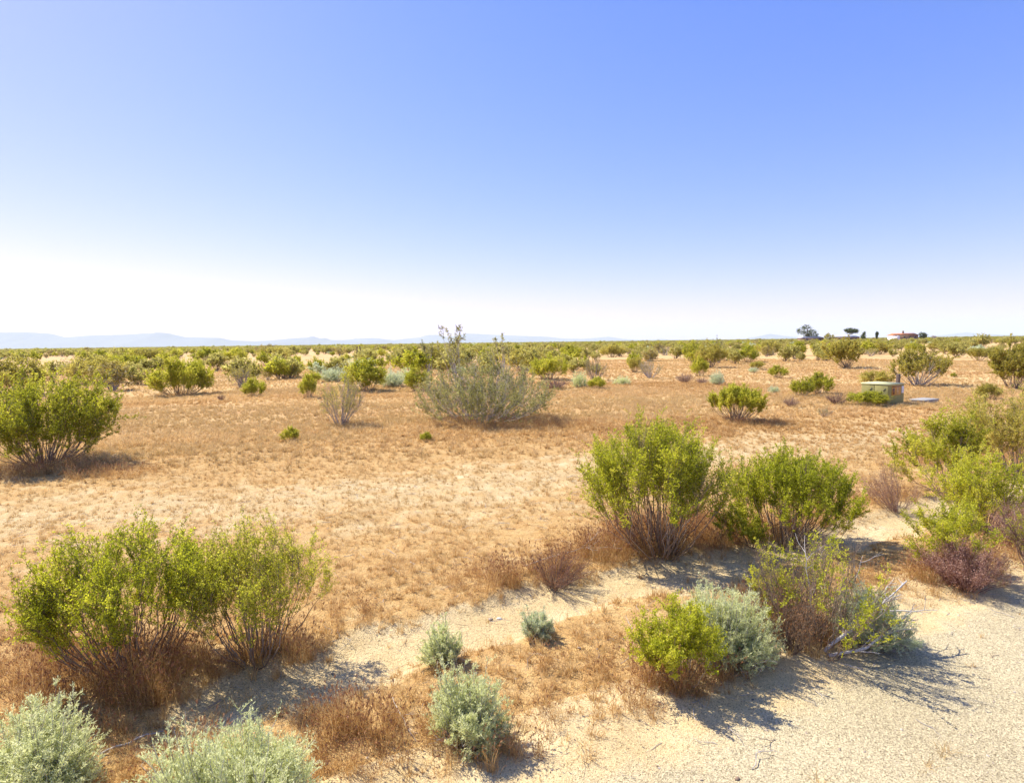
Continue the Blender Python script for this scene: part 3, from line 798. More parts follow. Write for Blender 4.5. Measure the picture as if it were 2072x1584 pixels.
pts = pts[ok]
rad = np.hypot(pts[:, 0], pts[:, 1]); pts = pts[np.argsort(rad)]
infr = np.abs(pts[:, 0] / pts[:, 1]) < .9
near_idx = np.where(infr)[0][:190]
near_set = set(near_idx.tolist())
for i in near_idx:
    x, y = pts[i]
    z = float(hgt(x, y))
    v = rng.choice(5, p=[.33, .27, .22, .11, .07])
    s = rng.uniform(.5, 1.3) * (.8 if v == 4 else 1)
    o = ob('creosote_bush' if v != 4 else 'saltbush', LOW[v])
    o.location = (x, y, z); o.rotation_euler = (0, 0, rng.uniform(0, 6.28)); o.scale = (s * rng.uniform(.9, 1.3), s * rng.uniform(.9, 1.3), s)
    if v == 4:
        tag(o, 'small grey saltbush scattered among the creosote bushes on the far plain', 'saltbush', 'grey saltbushes on the far plain')
    elif v == 3:
        tag(o, 'straw coloured dry creosote bush scattered on the far plain below the horizon', CREO, 'dry straw coloured bushes on the far plain')
    elif x < -.25 * y:
        tag(o, 'olive creosote bush in the crowded far thicket on the left below the horizon', CREO, 'olive bushes of the far left thicket')
    elif x < .3 * y:
        tag(o, 'olive creosote bush on the open far plain in the middle below the horizon', CREO, 'olive bushes on the middle of the far plain')
    else:
        tag(o, 'olive creosote bush on the open far plain on the right below the horizon', CREO, 'olive bushes on the right of the far plain')


# ------------------------------------------------------------------ instanced ground cover (uncountable)
def scatter(name, P, rot, scl, idx, sources, label, cat):
    col = bpy.data.collections.new(name + '_kinds')
    for j, me_ in enumerate(sources):
        o = bpy.data.objects.new('%s_kind_%02d' % (name, j), me_); col.objects.link(o)
    me = bpy.data.meshes.new(name)
    me.vertices.add(len(P)); me.vertices.foreach_set('co', np.ascontiguousarray(P, dtype=np.float32).ravel())
    a = me.attributes.new('rot', 'FLOAT_VECTOR', 'POINT'); a.data.foreach_set('vector', np.ascontiguousarray(rot, dtype=np.float32).ravel())
    a = me.attributes.new('scl', 'FLOAT_VECTOR', 'POINT'); a.data.foreach_set('vector', np.ascontiguousarray(scl, dtype=np.float32).ravel())
    a = me.attributes.new('idx', 'INT', 'POINT'); a.data.foreach_set('value', np.ascontiguousarray(idx, dtype=np.int32))
    o = ob(name, me)
    g = bpy.data.node_groups.new(name + '_scatter', 'GeometryNodeTree')
    g.interface.new_socket('Geometry', in_out='INPUT', socket_type='NodeSocketGeometry')
    g.interface.new_socket('Geometry', in_out='OUTPUT', socket_type='NodeSocketGeometry')
    N = g.nodes; L = g.links
    gi = N.new('NodeGroupInput'); go = N.new('NodeGroupOutput')
    ip = N.new('GeometryNodeInstanceOnPoints')
    ci = N.new('GeometryNodeCollectionInfo'); ci.inputs['Collection'].default_value = col
    ci.inputs['Separate Children'].default_value = True; ci.inputs['Reset Children'].default_value = True
    ip.inputs['Pick Instance'].default_value = True

    def na(k, ty):
        n = N.new('GeometryNodeInputNamedAttribute'); n.data_type = ty; n.inputs['Name'].default_value = k; return n.outputs['Attribute']
    L.new(gi.outputs[0], ip.inputs['Points']); L.new(ci.outputs[0], ip.inputs['Instance'])
    L.new(na('idx', 'INT'), ip.inputs['Instance Index'])
    L.new(na('rot', 'FLOAT_VECTOR'), ip.inputs['Rotation'])
    L.new(na('scl', 'FLOAT_VECTOR'), ip.inputs['Scale'])
    L.new(ip.outputs[0], go.inputs[0])
    md = o.modifiers.new('scatter', 'NODES'); md.node_group = g
    return tag(o, label, cat, kind='stuff')


restm = np.array([i not in near_set for i in range(len(pts))])
q = pts[restm]; nq = len(q); rq = np.hypot(q[:, 0], q[:, 1])
s = rng.uniform(.5, 1.35, nq) * (1 + .25 * sstep(300, 1500, rq)) * np.where(rng.uniform(size=nq) < .03, 1.5, 1)
P = np.stack([q[:, 0], q[:, 1], hgt(q[:, 0], q[:, 1])], -1)
vi = rng.choice(5, nq, p=[.38, .28, .2, .09, .05])
scatter('scrubland', P, np.stack([np.zeros(nq), np.zeros(nq), rng.uniform(0, 6.28, nq)], -1), np.stack([s * 1.15, s * 1.15, s], -1), vi, LOW,
        'mass of olive scrub covering the plain out to the horizon', 'scrub')


def tuft(rng, n, h, spread, w, mats, heads=0.0, droop=.35, a0=.5):
    mb = MB()
    phi = rng.uniform(0, 6.28, n); tilt = np.abs(rng.normal(size=n)) * spread
    D = np.stack([np.sin(tilt) * np.cos(phi), np.sin(tilt) * np.sin(phi), np.cos(tilt)], -1)
    L_ = h * rng.uniform(.5, 1.1, n)
    B = np.stack([rng.normal(size=n) * h * .12, rng.normal(size=n) * h * .12, np.full(n, -.01)], -1)
    sd = norm(np.cross(D, rng.normal(size=(n, 3))))
    out_ = D * np.array([1, 1, 0]) + rng.normal(size=(n, 3)) * .15
    m1 = B + D * L_[:, None] * .5; tip = B + D * L_[:, None] + out_ * (L_ * droop)[:, None] - np.array([0, 0, 1]) * (L_ * droop * .4)[:, None]
    V = np.stack([B + sd * w, B - sd * w, m1 - sd * w * .75, m1 + sd * w * .75, tip], 1).reshape(-1, 3)
    b = np.arange(n)[:, None] * 5
    a = np.clip(rng.normal(size=n) * .2 + a0, 0, 1)
    V_q = b + np.array([[0, 1, 2, 3]])
    tr = b + np.array([[3, 2, 4, 4]])
    mb.V.append(V); mb.n = len(V); mb.A.append(np.repeat(a, 5))
    # keep quads only: the tip triangle is written as a very thin quad
    V2 = np.stack([m1 + sd * w * .75, m1 - sd * w * .75, tip - sd * w * .15, tip + sd * w * .15], 1).reshape(-1, 3)
    mb.Q.append(V_q); mb.M.append(np.zeros(n))
    mb.add(V2, np.arange(n * 4).reshape(-1, 4), np.repeat(a, 4))
    if heads > 0:
        k = rng.uniform(size=n) < heads
        Tp = tip[k]; dd = norm(tip[k] - m1[k])
        for _ in range(4):
            nh = len(Tp)
            mb.leaves(Tp - dd * rng.uniform(0, .02, (nh, 1)), dd + rng.normal(size=(nh, 3)) * .22, .035, .007, rng, rng.uniform(.2, .8, nh), 1)
    return mb.mesh('tuft', mats)


rg = np.random.default_rng(900)
T_straw = [tuft(rg, 16, .075, .7, .0016, [M['straw']]) for _ in range(3)]
T_orange = [tuft(rg, 22, .13, .6, .0020, [M['orange']]) for _ in range(3)]
T_red = [tuft(rg, 30, .33, .40, .0017, [M['red'], M['head']], heads=.3, a0=.58) for _ in range(3)]
T_mat = [tuft(rg, 22, .045, .9, .0022, [M['red']], a0=.6) for _ in range(2)]
T_far = [tuft(rg, 26, .20, .75, .006, [M['orange']], a0=.62) for _ in range(2)] + [tuft(rg, 26, .20, .75, .006, [M['straw']], a0=.62) for _ in range(2)] + [tuft(rg, 26, .20, .75, .006, [M['red']], a0=.62) for _ in range(2)]

# candidate points: (rmin, rmax, per m2)
cand = []
for (r0, r1, dn) in ((1.8, 7, 330), (7, 12, 190), (12, 20, 120), (20, 36, 55), (36, 80, 16)):
    nn = int((r1 ** 2 - r0 ** 2) * math.radians(120) / 2 * dn)
    r = np.sqrt(rg.uniform(r0 ** 2, r1 ** 2, nn)); th = rg.uniform(-math.radians(60), math.radians(60), nn)
    cand.append(np.stack([r * np.sin(th), r * np.cos(th)], -1))
C_ = np.concatenate(cand)
x, y = C_[:, 0], C_[:, 1]
zz = zones(x, y)
clump = fbm(x * 1.7, y * 1.7, 83, 3); clump2 = fbm(x * 5, y * 5, 84, 2); big = fbm(x * .35, y * .35, 85, 3)
r = zz['r']
dens = .66 + 1.5 * (clump - .5) + .9 * (clump2 - .5)
dens = dens + .25 * sstep(10, 16, r)
dens = dens * (1 - .95 * zz['chan']) * (1 - sstep(-.7, -.15, zz['rs'])) * (1 - .5 * zz['pale'])
u = rg.uniform(size=len(x))
keep = u < np.clip(dens, 0.006, .95)
# skirts of rust red grass: (px, py, radius across, radius deep, strength)
SK = [(1300, 1075, .7, .5, 1.), (1410, 1060, .6, .5, 1.), (200, 1340, .8, .5, .9), (150, 1375, 1.0, .5, .8), (290, 1380, .8, .45, 1.0), (430, 1350, .8, .40, 1.0), (560, 1325, .55, .34, 1.0), (30, 1330, .8, .5, .6),
      (700, 1250, .5, .3, .3), (1330, 1110, 1.25, .65, 1.0), (1230, 1125, .9, .5, .8), (1420, 1090, .7, .5, .9), (1120, 1170, .9, .4, .9), (1030, 1190, .7, .4, .5),
      (1590, 1075, .9, .5, .8), (1700, 1050, .9, .5, .6), (1800, 1010, .9, .4, .5), (1640, 1290, .8, .35, 1.0), (1580, 1270, .6, .4, .9), (1760, 1280, .6, .3, .6),
      (1370, 1375, .55, .25, 1.0), (1430, 1360, .4, .2, .8), (1290, 1360, .45, .25, .7), (1930, 1170, .9, .4, 1.0), (2030, 1130, .7, .5, .8), (2050, 1030, .9, .6, .6), (1880, 1200, .6, .3, .5),
      (760, 1500, .60, .24, .9), (690, 1470, .4, .2, .7), (850, 1540, .45, .18, .8), (640, 1570, .4, .16, .6), (300, 1560, .45, .2, .9), (220, 1480, .3, .2, .5), (1000, 1530, .35, .15, .6),
      (1180, 1450, .5, .22, .45), (1120, 1350, .3, .15, .6), (1270, 1440, .4, .2, .4),
      (90, 955, 2.6, .8, .9), (220, 960, 1.8, .6, .7), (1060, 862, 3.2, 1.0, .8), (960, 850, 2.5, .8, .7), (1540, 860, 1.3, .5, .9), (690, 858, 1.4, .6, .5), (1930, 930, 1.6, .9, .7), (2040, 930, 1.5, 1.0, .7), (370, 800, 2.2, .8, .7), (850, 835, 2.0, 1., .5)]
sk = np.zeros(len(x))
for (px, py, a, b, st) in SK:
    gx, gy = at(px, py)
    d = np.hypot((x - gx) / a, (y - gy) / b) + (clump - .5) * .9
    sk = np.maximum(sk, st * (1 - sstep(.55, 1.15, d)))
sk = sk * (1 - .92 * zz['chan']) * (1 - sstep(-.45, .1, zz['rs']))
redk = (rg.uniform(size=len(x)) < np.clip(sk * .62 * np.where(r < 7, 1, 1.5), 0, 1))
typ = np.full(len(x), -1)
uu = rg.uniform(size=len(x))
typ[keep] = np.where(uu[keep] < .36 + .5 * zz['pale'][keep] - .3 * (big[keep] - .5), 0, 1)
mt = keep & (uu > .76); typ[mt] = 3
fk = keep & (r > 15 + 9 * (clump - .5) + rg.uniform(-2.5, 2.5, len(r))); typ[fk] = 4
typ[redk & ((r < 14) | (uu < .5))] = 2
Zc = hgt(x, y)
for tid, name, src, lab, cat, (s0, s1) in (
        (0, 'straw_grass', T_straw, 'short pale straw tufts dotted over the sand', 'dry grass', (.6, 1.5)),
        (1, 'dry_grass', T_orange, 'low orange dry grass covering the near ground', 'dry grass', (.5, 1.15)),
        (2, 'red_grass', T_red, 'taller rusty red grass with drooping seed heads round the bushes', 'dry grass', (.45, 1.2)),
        (3, 'grass_litter', T_mat, 'flattened brown grass litter on the soil', 'litter', (.6, 1.6)),
        (4, 'field_grass', T_far, 'orange dry grass covering the farther plain', 'dry grass', (.45, 1.0))):
    k = typ == tid
    n = int(k.sum())
    print('grass', name, n)
    sc = rg.uniform(s0, s1, n)
    if tid == 2: sc = sc * (.42 + .5 * np.clip(sk[k], 0, 1))
    if tid == 4: sc = sc * (1 - .35 * zz['pale'][k])
    rot = np.stack([rg.normal(size=n) * .12, rg.normal(size=n) * .12, rg.uniform(0, 6.28, n)], -1)
    ix = rg.integers(0, len(src), n)
    if tid == 4:      # golden, orange and rusty drifts
        g_ = fbm(x[k] * .10 + 7, y[k] * .32, 91, 4) + rg.normal(size=n) * .06
        ix = np.where(g_ > .56, 2, np.where(g_ < .41, 4, 0)) + rg.integers(0, 2, n)
    scatter(name, np.stack([x[k], y[k], Zc[k]], -1), rot, np.stack([sc, sc, sc * rg.uniform(.8, 1.2, n)], -1), ix, src, lab, cat)


def pebble(rng, mat):
    ph = np.linspace(0, 2 * math.pi, 7)[:-1]
    V = [[0, 0, -.4]]
    for zz_, rr_ in ((-.2, .85), (.22, .8)):
        for p in ph:
            k = rng.uniform(.75, 1.15); V.append([math.cos(p + zz_) * rr_ * k, math.sin(p + zz_) * rr_ * k, zz_ + rng.uniform(-.1, .1)])
    V.append([rng.uniform(-.1, .1), 0, .5])
    Q_ = []; T_ = []
    for i in range(6):
        j = (i + 1) % 6
        Q_.append([1 + i, 1 + j, 7 + j, 7 + i]); T_.append([0, 1 + j, 1 + i]); T_.append([13, 7 + i, 7 + j])
    return mk_mesh('pebble', np.array(V), [np.array(Q_), np.array(T_)], mat)


M['peb_pale'] = flat_mat('pale_pebble', (.62, .52, .40), .9, .12, 30)
M['peb_tan'] = flat_mat('tan_pebble', (.42, .33, .24), .9, .15, 30)
M['peb_dark'] = flat_mat('dark_pebble', (.16, .13, .11), .9, .15, 30)
PB = [pebble(rg, M['peb_pale']), pebble(rg, M['peb_tan']), pebble(rg, M['peb_tan']), pebble(rg, M['peb_dark'])]
nn = 90000
rP = np.sqrt(rg.uniform(1.8 ** 2, 9 ** 2, nn)); th = rg.uniform(-1.05, 1.05, nn)
x = rP * np.sin(th); y = rP * np.cos(th); z2 = zones(x, y)
kp = rg.uniform(size=nn) < np.clip(.16 + .8 * sstep(-.5, .3, z2['rs']), 0, 1) * (1 - .7 * z2['chan'])
x, y = x[kp], y[kp]; n = len(x)
sz = .0022 + .0035 * rg.uniform(size=n) ** 2.5 + .010 * (rg.uniform(size=n) < .006)
zz_ = hgt(x, y) + np.where(road_side(x, y) > -.6, .008, 0)
scatter('gravel', np.stack([x, y, zz_], -1), np.stack([rg.normal(size=n) * .2, rg.normal(size=n) * .2, rg.uniform(0, 6.28, n)], -1), np.stack([sz, sz * rg.uniform(.6, 1, n), sz * rg.uniform(.45, .8, n)], -1),
        rg.choice(4, n, p=[.40, .30, .17, .13]), PB, 'fine loose gravel over the road shoulder and sand', 'gravel')

def stick(rng):
    mb = MB()
    P_ = np.cumsum(np.concatenate([np.zeros((1, 3)), np.array([[1, 0, 0]] * 5) * .02 + rng.normal(size=(5, 3)) * np.array([0, .008, .003])]), 0)
    mb.tubes(P_[None], np.array([[.0014, .0015, .0013, .0011, .0008, .0004]]), 4, np.array([.6]))
    Q3 = P_[2] + np.array([[0, 0, 0], [.012, .010, .002], [.02, .022, .003]])
    mb.tubes(Q3[None], np.array([[.001, .0008, .0004]]), 3, np.array([.4]))
    return mb.mesh('litter_stick', M['greystem'] if rng.uniform() < .5 else M['stem'])


nn = 2600
rP = np.sqrt(rg.uniform(2.0 ** 2, 11 ** 2, nn)); th = rg.uniform(-1.05, 1.05, nn)
x = rP * np.sin(th); y = rP * np.cos(th)
kp = (rg.uniform(size=nn) < .75) & ((road_side(x, y) < .3) | (rg.uniform(size=nn) < .12)); x, y = x[kp], y[kp]; n = len(x); sz = rg.uniform(.5, 2.0, n)
scatter('twig_litter', np.stack([x, y, hgt(x, y) + .011], -1), np.stack([rg.normal(size=n) * .1, rg.normal(size=n) * .15, rg.uniform(0, 6.28, n)], -1), np.stack([sz, sz, sz], -1),
        rg.integers(0, 4, n), [stick(rg) for _ in range(4)], 'scattered broken twigs lying on the sand', 'litter')

# ------------------------------------------------------------------ single stones and fallen dead branches
M['clod'] = flat_mat('brown_clod', (.30, .20, .13), .95, .15, 40)
M['white_stone'] = flat_mat('white_stone', (.72, .68, .60), .85, .08, 20)
for j, (px, py, s_, mt_, lab) in enumerate([
        (1010, 1238, .032, 'white_stone', 'small white stone at the upper edge of the sandy strip'),
        (992, 1240, .035, 'peb_tan', 'small tan stone beside the white one at the sandy strip'),
        (1172, 1316, .018, 'white_stone', 'tiny white stone in the dry grass right of the smallest saltbush'),
        (1492, 1574, .022, 'clod', 'brown clod lying on the road shoulder at the bottom edge'),
        (1330, 1546, .010, 'clod', 'small brown pebble on the sandy shoulder left of the brown clod'),
        (672, 1345, .018, 'peb_dark', 'dark pebble in the middle of the sandy strip')]):
    gx, gy = at(px, py)
    o = ob('stone', pebble(np.random.default_rng(j + 40), M[mt_]))
    o.location = (gx, gy, float(hgt(gx, gy)) + s_ * .15 + (.008 if px > 1300 else 0)); o.scale = (s_, s_ * .75, s_ * .6); o.rotation_euler = (0, 0, j * 1.3)
    tag(o, lab, 'stone')


def dead_branch(pts_px, z_list, rad0, lab, seed, nsub=5, name='dead_branch', mat='greystem'):
    rng = np.random.default_rng(seed)
    W_ = np.array([[*at(px, py), 0.0] for px, py in pts_px])
    bx, by = W_[0, 0], W_[0, 1]
    base = float(hgt(bx, by))
    W_[:, 2] = np.array(z_list)
    for i in range(1, len(W_)):      # keep the pixel position while lifting: solve the ray at that height
        gx, gy = at(pts_px[i][0], pts_px[i][1], z_list[i]); W_[i, 0] = gx; W_[i, 1] = gy
    W_ -= np.array([bx, by, 0])
    tt = np.linspace(0, len(W_) - 1, 12)
    P_ = np.stack([np.interp(tt, np.arange(len(W_)), W_[:, c]) for c in range(3)], -1)
    P_ += np.cumsum(rng.normal(size=P_.shape) * .006, 0)
    mb = MB(); mb.tubes(P_[None], (rad0 * np.linspace(1, .3, 12))[None], 6, np.array([.75]), 0)
    for _ in range(nsub):
        i = rng.integers(3, 11); d = norm(P_[i] - P_[i - 1]) + rng.normal(size=3) * .55; d[2] = abs(d[2]) * .5 + .02
        l = np.linalg.norm(P_[-1] - P_[0]) * rng.uniform(.15, .35)
        Q3 = P_[i] + norm(d)[None] * np.linspace(0, l, 6)[:, None] + np.cumsum(rng.normal(size=(6, 3)) * l * .04, 0)
        Q3[0] = P_[i]
        mb.tubes(Q3[None], (rad0 * .45 * np.linspace(1, .25, 6))[None], 4, np.array([.7]), 0)
        for _2 in range(2):
            j2 = rng.integers(2, 5); d2 = norm(norm(Q3[j2] - Q3[j2 - 1]) + rng.normal(size=3) * .6)
            Q4 = Q3[j2] + d2[None] * np.linspace(0, l * .4, 4)[:, None]
            mb.tubes(Q4[None], (rad0 * .22 * np.linspace(1, .3, 4))[None], 3, np.array([.65]), 0)
    o = ob(name, mb.mesh(name, M[mat], True)); o.location = (bx, by, base + .012)
    tag(o, lab, 'dead branch')
    return o


dead_branch([(1060, 1150), (1130, 1125), (1185, 1110), (1222, 1110)], [.02, .06, .10, .10], .007, 'pale curved dead branch lying on the brown twigs left of the vase shaped bush', 1)
dead_branch([(1668, 1325), (1725, 1285), (1790, 1235), (1842, 1185)], [.02, .18, .32, .45], .016, 'thick silvery bare branch reaching right out of the half dead creosote bush, the upper one', 2, 9)
dead_branch([(1672, 1332), (1740, 1312), (1800, 1265), (1838, 1240)], [.02, .12, .2, .3], .014, 'silvery bare branch reaching right out of the half dead creosote bush, the lower one', 3, 8)
dead_branch([(1655, 1300), (1640, 1230), (1625, 1150), (1622, 1085)], [.02, .3, .6, .82], .006, 'upright grey bare branch in the middle of the half dead creosote bush', 4, 8)
dead_branch([(1700, 1290), (1712, 1230), (1735, 1170), (1750, 1120)], [.02, .27, .5, .7], .006, 'upright grey bare branch at the right of the half dead creosote bush', 5, 8)
dead_branch([(200, 1530), (250, 1510), (290, 1494), (315, 1498)], [.01, .03, .03, .02], .008, 'pale dead branch lying between the two pale saltbushes at lower left', 6, 3)
dead_branch([(795, 1420), (812, 1450), (835, 1475), (855, 1490)], [.01, .03, .02, .01], .0035, 'thin pale dead twig on the ground left of the curly saltbush', 7, 3)
dead_branch([(450, 1400), (400, 1430), (340, 1440)], [.01, .03, .02], .005, 'dark dry stick lying under the lower left creosote pair', 8, 3, mat='stem')

# ------------------------------------------------------------------ electrical cabinet, post and concrete lid
M['cab'] = flat_mat('cabinet_green_paint', (.36, .32, .10), .85, .10, 3, 0, (.28, .25, .08))
M['cab_top'] = flat_mat('cabinet_top_faded', (.56, .55, .26), .65, .06, 4)
M['sign_o'] = flat_mat('faded_orange_sign', (.58, .30, .05), .6, .12, 20)
M['sign_d'] = flat_mat('sign_dark', (.22, .10, .03), .6, .12, 20)
M['sign_p'] = flat_mat('sign_pale', (.72, .52, .25), .6, .1, 20)
M['white'] = flat_mat('white_sticker', (.78, .78, .76), .6, .05, 20)
M['dark'] = flat_mat('dark_gap', (.05, .055, .04), .7, .1, 10)
M['conc'] = flat_mat('pale_concrete', (.36, .35, .32), .9, .08, 12)
M['wood'] = flat_mat('weathered_post', (.17, .12, .085), .9, .2, 14)
M['steel'] = flat_mat('rusty_steel', (.20, .12, .08), .8, .2, 30)


def frame_obj(th):
    """rotation so that local -Y faces the left visible side and +X' the right visible side"""
    return th


cx0, cy0 = at(1797, 820)
th = math.radians(60)
L1, L2 = 1.02, 1.10            # left side length, right side length
e1 = np.array([-math.cos(th), math.sin(th), 0]); e2 = np.array([math.sin(th), math.cos(th), 0])
Hc = height_for(cx0, cy0, 777)
# local frame: x along e2 (right face), y along -e1 ... built so that local x = e2, local y = e1
rz = math.atan2(e2[1], e2[0])
cab = tag(empty('electrical_cabinet', (cx0, cy0, float(hgt(cx0, cy0)) - .01), rz), 'faded green metal electrical cabinet with orange warning sign behind a creosote bush', 'electrical cabinet')


def bevel_box(x0, x1, y0, y1, z0, z1, name, mat, parent, bev=.012):
    mb = MB(); mb.box(x0, x1, y0, y1, z0, z1)
    me = mb.mesh(name, mat)
    o = ob(name, me, parent)
    if bev:
        md = o.modifiers.new('bevel', 'BEVEL'); md.width = bev; md.segments = 2
    return o


bevel_box(.012, L2 - .012, .012, L1 - .012, 0.05, Hc - .045, 'body', M['cab'], cab)
bevel_box(-.02, L2 + .02, -.02, L1 + .02, -.08, .025, 'concrete_pad', M['conc'], cab)
# lid with a slightly crowned top
V = np.array([[-.005, -.005, Hc - .05], [L2 + .005, -.005, Hc - .05], [L2 + .005, L1 + .005, Hc - .05], [-.005, L1 + .005, Hc - .05],
              [-.005, -.005, Hc - .005], [L2 + .005, -.005, Hc - .005], [L2 + .005, L1 + .005, Hc + .01], [-.005, L1 + .005, Hc + .01], [L2 * .5, -.005, Hc - .003], [L2 * .5, L1 + .015, Hc + .012]])
lid = ob('lid', mk_mesh('lid', V, [np.array([[0, 3, 2, 1], [1, 2, 6, 5], [0, 4, 7, 3], [4, 8, 9, 7], [8, 5, 6, 9]]), np.array([[0, 1, 5, 8, 4]]), np.array([[2, 3, 7, 9, 6]])], M['cab_top']), cab)
# left visible side is the plane local x = 0 (outward -x): two doors with a seam, two angled handles
for k in range(2):
    d = bevel_box(.0, .016, .03 + k * .49, .03 + k * .49 + .475, .10, Hc - .075, 'door', M['cab'], cab, .004)
    mb = MB()
    mb.box(-.012, -.002, -.012, .012, -.06, .06)
    hh = ob('handle', mb.mesh('handle', M['dark']), d); hh.location = (0, .03 + k * .49 + .12, Hc - .22); hh.rotation_euler = (math.radians(35), 0, 0)
# right visible side is the plane local y = 0 (outward -y): warning sign, white sticker
f = bevel_box(.22, .83, -.004, .013, Hc - .43, Hc - .07, 'warning_sign', M['sign_o'], cab, .002)
mb = MB()
mb.box(.24, .81, -.007, -.0045, Hc - .13, Hc - .09)
mb.box(.26, .40, -.007, -.0045, Hc - .40, Hc - .17)
ob('dark_panel', mb.mesh('dark_panel', M['sign_d']), f)
mb = MB()
ph = np.linspace(0, 2 * math.pi, 17)[:-1]
mb2V = np.array([[.60 + .045 * math.cos(p), yy, Hc - .19 + .045 * math.sin(p)] for yy in (-.008, -.0045) for p in ph])
qq = np.array([[i, (i + 1) % 16, 16 + (i + 1) % 16, 16 + i] for i in range(16)])
mb.add(mb2V, qq); mb.add(mb2V[:16][[0, 2, 4, 6]], np.array([[0, 1, 2, 3]])); mb.add(mb2V[:16][[6, 8, 10, 12]], np.array([[0, 1, 2, 3]])); mb.add(mb2V[:16][[12, 14, 0, 6]], np.array([[0, 1, 2, 3]]))
mb.box(.57, .63, -.008, -.0045, Hc - .35, Hc - .25); mb.box(.53, .67, -.010, -.0085, Hc - .29, Hc - .26)
mb.box(.55, .575, -.010, -.0045, Hc - .40, Hc - .355); mb.box(.625, .65, -.010, -.0045, Hc - .40, Hc - .355)
ob('figure_symbol', mb.mesh('figure_symbol', M['sign_p']), f)
bevel_box(.90, 1.04, -.003, .013, Hc - .37, Hc - .11, 'white_sticker', M['white'], cab, .001)

px_, py_ = at(1815, 806)
tp = height_for(px_, py_, 754.5)
post = bevel_box(-.06, .06, -.06, .06, -.1, tp, 'wooden_post', M['wood'], None, .008)
post.location = (px_, py_, float(hgt(px_, py_))); post.rotation_euler = (.01, .015, rz)
tag(post, 'short dark brown square post sticking up behind the electrical cabinet', 'post')

vx, vy = at(1872, 815.5)
vault = tag(empty('concrete_vault', (vx, vy, float(hgt(vx, vy)) - .01), rz), 'low pale concrete utility vault with flat lid right of the cabinet', 'utility vault')
bevel_box(0, 1.0, 0, .55, -.03, .10, 'vault_wall', M['conc'], vault)
bevel_box(-.02, 1.02, -.02, .57, .1005, .15, 'lid', M['conc'], vault)

for (pb, pt, x_off, lab) in (((721, 738), (724, 702), 0, 'left one of two thin rusty posts close together on the far plain'), ((733, 735), (729, 701), 0, 'right one of two thin rusty posts close together on the far plain')):
    gx, gy = at(*pb); hz = height_for(gx, gy, pt[1])
    tipx = (pt[0] - pb[0]) / F * gy
    mb = MB(); mb.tubes(np.array([[[0, 0, -.2], [tipx * .5, 0, hz * .5], [tipx, 0, hz]]]), np.array([[.06, .06, .06]]), 6)
    o = ob('steel_post', mb.mesh('steel_post', M['steel'])); o.location = (gx, gy, float(hgt(gx, gy)))
    tag(o, lab, 'post')

# ------------------------------------------------------------------ distant houses and trees
M['terra'] = flat_mat('terracotta_roof', (.56, .22, .09), .8, .08, .8)
M['stucco'] = flat_mat('tan_stucco', (.27, .18, .11), .9, .06, .6)
M['stucco_w'] = flat_mat('white_stucco', (.80, .78, .74), .9, .04, .6)
M['grey_roof'] = flat_mat('grey_shingle_roof', (.56, .56, .55), .9, .08, .8)
M['glass'] = flat_mat('dark_window', (.05, .055, .06), .2, .1, 1)


def gable_house(label, px0, px1, dist, wall_h, roof_h, depth, roofm, wallm, name, rz=0.0, hip=0.0, endm=None):
    gx0 = (px0 - CX) / F * dist; gx1 = (px1 - CX) / F * dist
    w = gx1 - gx0; x = (gx0 + gx1) / 2
    b = tag(empty(name, (x, dist, float(hgt(x, dist))), rz), label, 'house')
    mb = MB(); mb.box(-w / 2, w / 2, 0, depth, -1, wall_h); ob('wall', mb.mesh('wall', M[wallm]), b)
    e = .5; h2 = hip
    V = np.array([[-w / 2 - e, -e, wall_h], [w / 2 + e, -e, wall_h], [w / 2 + e, depth + e, wall_h], [-w / 2 - e, depth + e, wall_h],
                  [-w / 2 - e + h2, depth / 2, wall_h + roof_h], [w / 2 + e - h2, depth / 2, wall_h + roof_h]])
    rf = ob('roof', mk_mesh('roof', V, [np.array([[0, 1, 5, 4], [2, 3, 4, 5], [0, 3, 2, 1]]), np.array([[1, 2, 5], [3, 0, 4]])], M[roofm]), b)
    nw = max(3, int(w / 3.5))
    for i in range(nw):
        xx = -w / 2 + (i + .5) * w / nw
        mb = MB(); mb.box(xx - .6, xx + .6, -.06, -.003, wall_h - 1.9, wall_h - .7); ob('window', mb.mesh('window', M['glass']), b)
    if endm:
        mb = MB(); mb.box(-w / 2 - .2, -w / 2 - .003, .3, depth - .3, -1, wall_h - .002); mb.box(-w / 2 - .2, -w / 2 + 2.2, -.35, -.07, -1, wall_h - .1); ob('porch_wall', mb.mesh('porch_wall', M[endm]), b)
    return b, rf, w


D_ = 400.0   # metres to the skyline houses
hb, rf, w = gable_house('low house with terracotta roof and bright white end wall on the right skyline', 1812, 1857, D_, 3.8, 1.5, 9, 'terra', 'stucco', 'house', .03, 0.3, 'stucco_w')
mb = MB(); mb.box(-.4, .4, 4.0, 4.8, 5.0, 6.9); ob('chimney', mb.mesh('chimney', M['stucco']), rf)
gable_house('grey roofed low building under the largest dark tree on the skyline', 1624, 1666, 395, 2.8, 1.5, 8, 'grey_roof', 'stucco', 'house', 0, 3.5)
gable_house('grey roofed house with dark windows below the umbrella shaped tree on the skyline', 1692, 1738, 405, 3.0, 1.5, 8, 'grey_roof', 'stucco', 'house', 0, 3)


